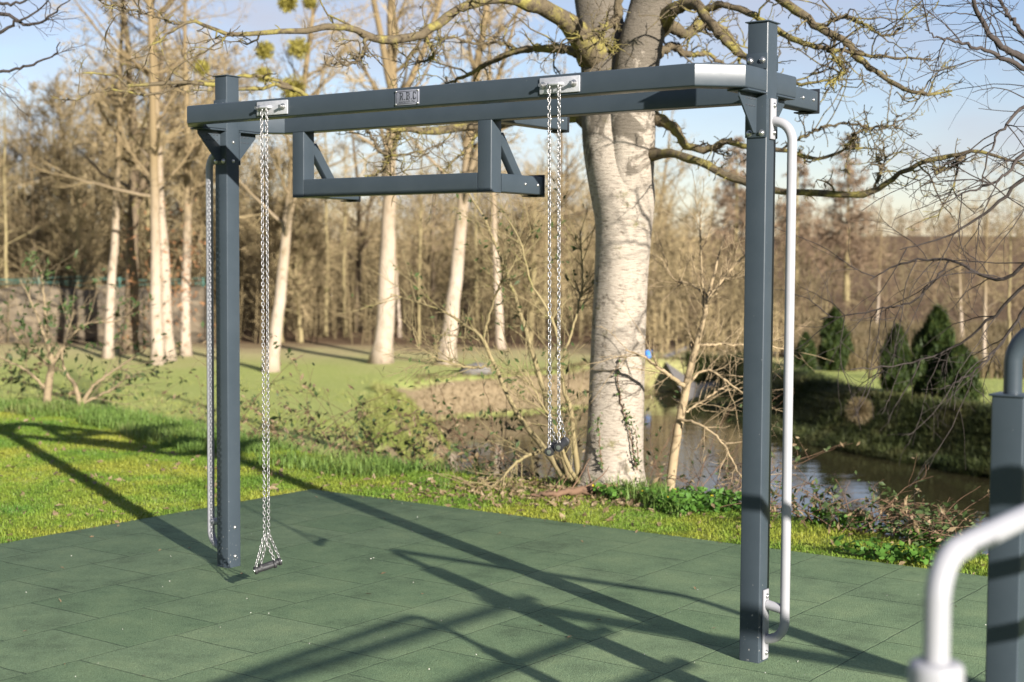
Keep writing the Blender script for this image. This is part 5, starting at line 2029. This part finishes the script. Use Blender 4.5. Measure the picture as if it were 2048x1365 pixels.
# stone wall with green netting on top, far left
wl = empty('stone_wall', (-17.0, 49.5, float(height(-17.0, 49.5))), 0.05, 'old brown stone wall at the foot of the wood on the left', 'wall')
mb = MB()
xs = np.linspace(-9, 6.6, 60)
top = 1.85 + 0.06 * np.sin(xs * 2.1) + 0.05 * rng.normal(size=60)
prof_y = (-0.25, 0.25)
V = np.array([[(x, -0.25, -0.4), (x, -0.22, tz), (x, 0.22, tz + 0.02), (x, 0.25, -0.4)] for x, tz in zip(xs, top)]).reshape(-1, 3)
idx = np.arange(60 * 4).reshape(60, 4)
F = np.stack([idx[:-1], np.roll(idx[:-1], -1, 1), np.roll(idx[1:], -1, 1), idx[1:]], -1).reshape(-1, 4)
mb.add(V, F, idx[0].reshape(1, 4), idx[-1][::-1].reshape(1, 4))
mb.build('stonework', M['wall'], wl, smooth=False)
nt_o = empty('green_netting', (-17.0, 49.5, float(height(-17.0, 49.5)) + 1.93), 0.05, 'green netting strung along the top of the stone wall', 'netting')
mb = MB()
for dz in (0.03, 0.16, 0.24):
    x = np.linspace(-4.5, 6.6, 30)
    P = np.stack([x, np.zeros(30), dz + 0.05 * np.sin(x * 1.3 + dz * 20)], 1)
    tubes(mb, P, np.full(30, 0.015), 6, cap=True)
mb.build('strands', M['net'], nt_o)
for x in (-4.4, -1.6, 1.0, 3.7, 6.5):
    mb = MB()
    box(mb, x - 0.03, x + 0.03, -0.03, 0.03, -0.12, 0.30)
    mb.build('stake', M['net'], nt_o, smooth=False)

# blue tub and grey stone in the meadow
p = field(1296, 716)
tub = empty('blue_tub', tuple(p), 0, 'small blue plastic tub on the meadow beside the big trunk', 'tub')
mb = MB()
lathe(mb, [(0.09, 0), (0.11, 0.18), (0.125, 0.184), (0.125, 0.21), (0.105, 0.21), (0.095, 0.03)], (0, 0, 0), (0, 0, 1), 24)
mb.build('tub_body', M['blue'], tub, sharp=40)
p = field(955, 748)
mb = MB()
bm = bmesh.new()
bmesh.ops.create_icosphere(bm, subdivisions=3, radius=1)
for v in bm.verts:
    n_ = v.co.normalized()
    v.co = Vector((n_.x * 0.42, n_.y * 0.3, n_.z * 0.20)) * (1 + 0.10 * math.sin(5 * n_.x + 3 * n_.y) + 0.06 * math.sin(9 * n_.z + 4 * n_.x))
add_bm(mb, bm)
o = mb.build('boulder', M['rock'])
o.location = (p[0], p[1], p[2] + 0.08)
tag(o, 'flat grey boulder lying on the meadow left of the right chains', 'boulder')

# ------------------------------------------------------------------ more stations behind the camera side, whose shadows fall into the picture
ov = empty('wall_bars', (2.63, 2.65, 0), -TH, 'anthracite wall bars standing beside the dip station, just outside the picture', 'wall bars')
for k, z in enumerate((1.776, 1.536, 1.326)):
    mb = MB()
    square(mb, (0, 0.26, z), (0, -1.95, z), 0.046, 0.046, r=0.005)
    mb.build('bar', M['steel'], ov, sharp=30)
for z in (1.84,):
    mb = MB()
    square(mb, (0.032, -0.031, z), (2.6, -0.031, z), 0.08, 0.08, r=0.006)
    mb.build('cross_beam', M['steel'], ov, sharp=30)
for (x, y, h) in ((0.0, -2.0, 1.80), (2.65, -0.031, 1.90)):
    mb = MB()
    box(mb, x - 0.05, x + 0.05, y - 0.05, y + 0.05, 0, h, 0.006)
    mb.build('post', M['steel'], ov, sharp=30)

# ------------------------------------------------------------------ render settings
sc_ = bpy.context.scene
sc_.view_settings.view_transform = 'Standard'
sc_.view_settings.look = 'None'
sc_.view_settings.gamma = 1
sc_.view_settings.exposure = 1.28
sc_.render.engine = 'CYCLES'
sc_.cycles.max_bounces = 6
sc_.cycles.diffuse_bounces = 3
sc_.cycles.glossy_bounces = 3
sc_.cycles.transmission_bounces = 3
sc_.cycles.use_denoising = True
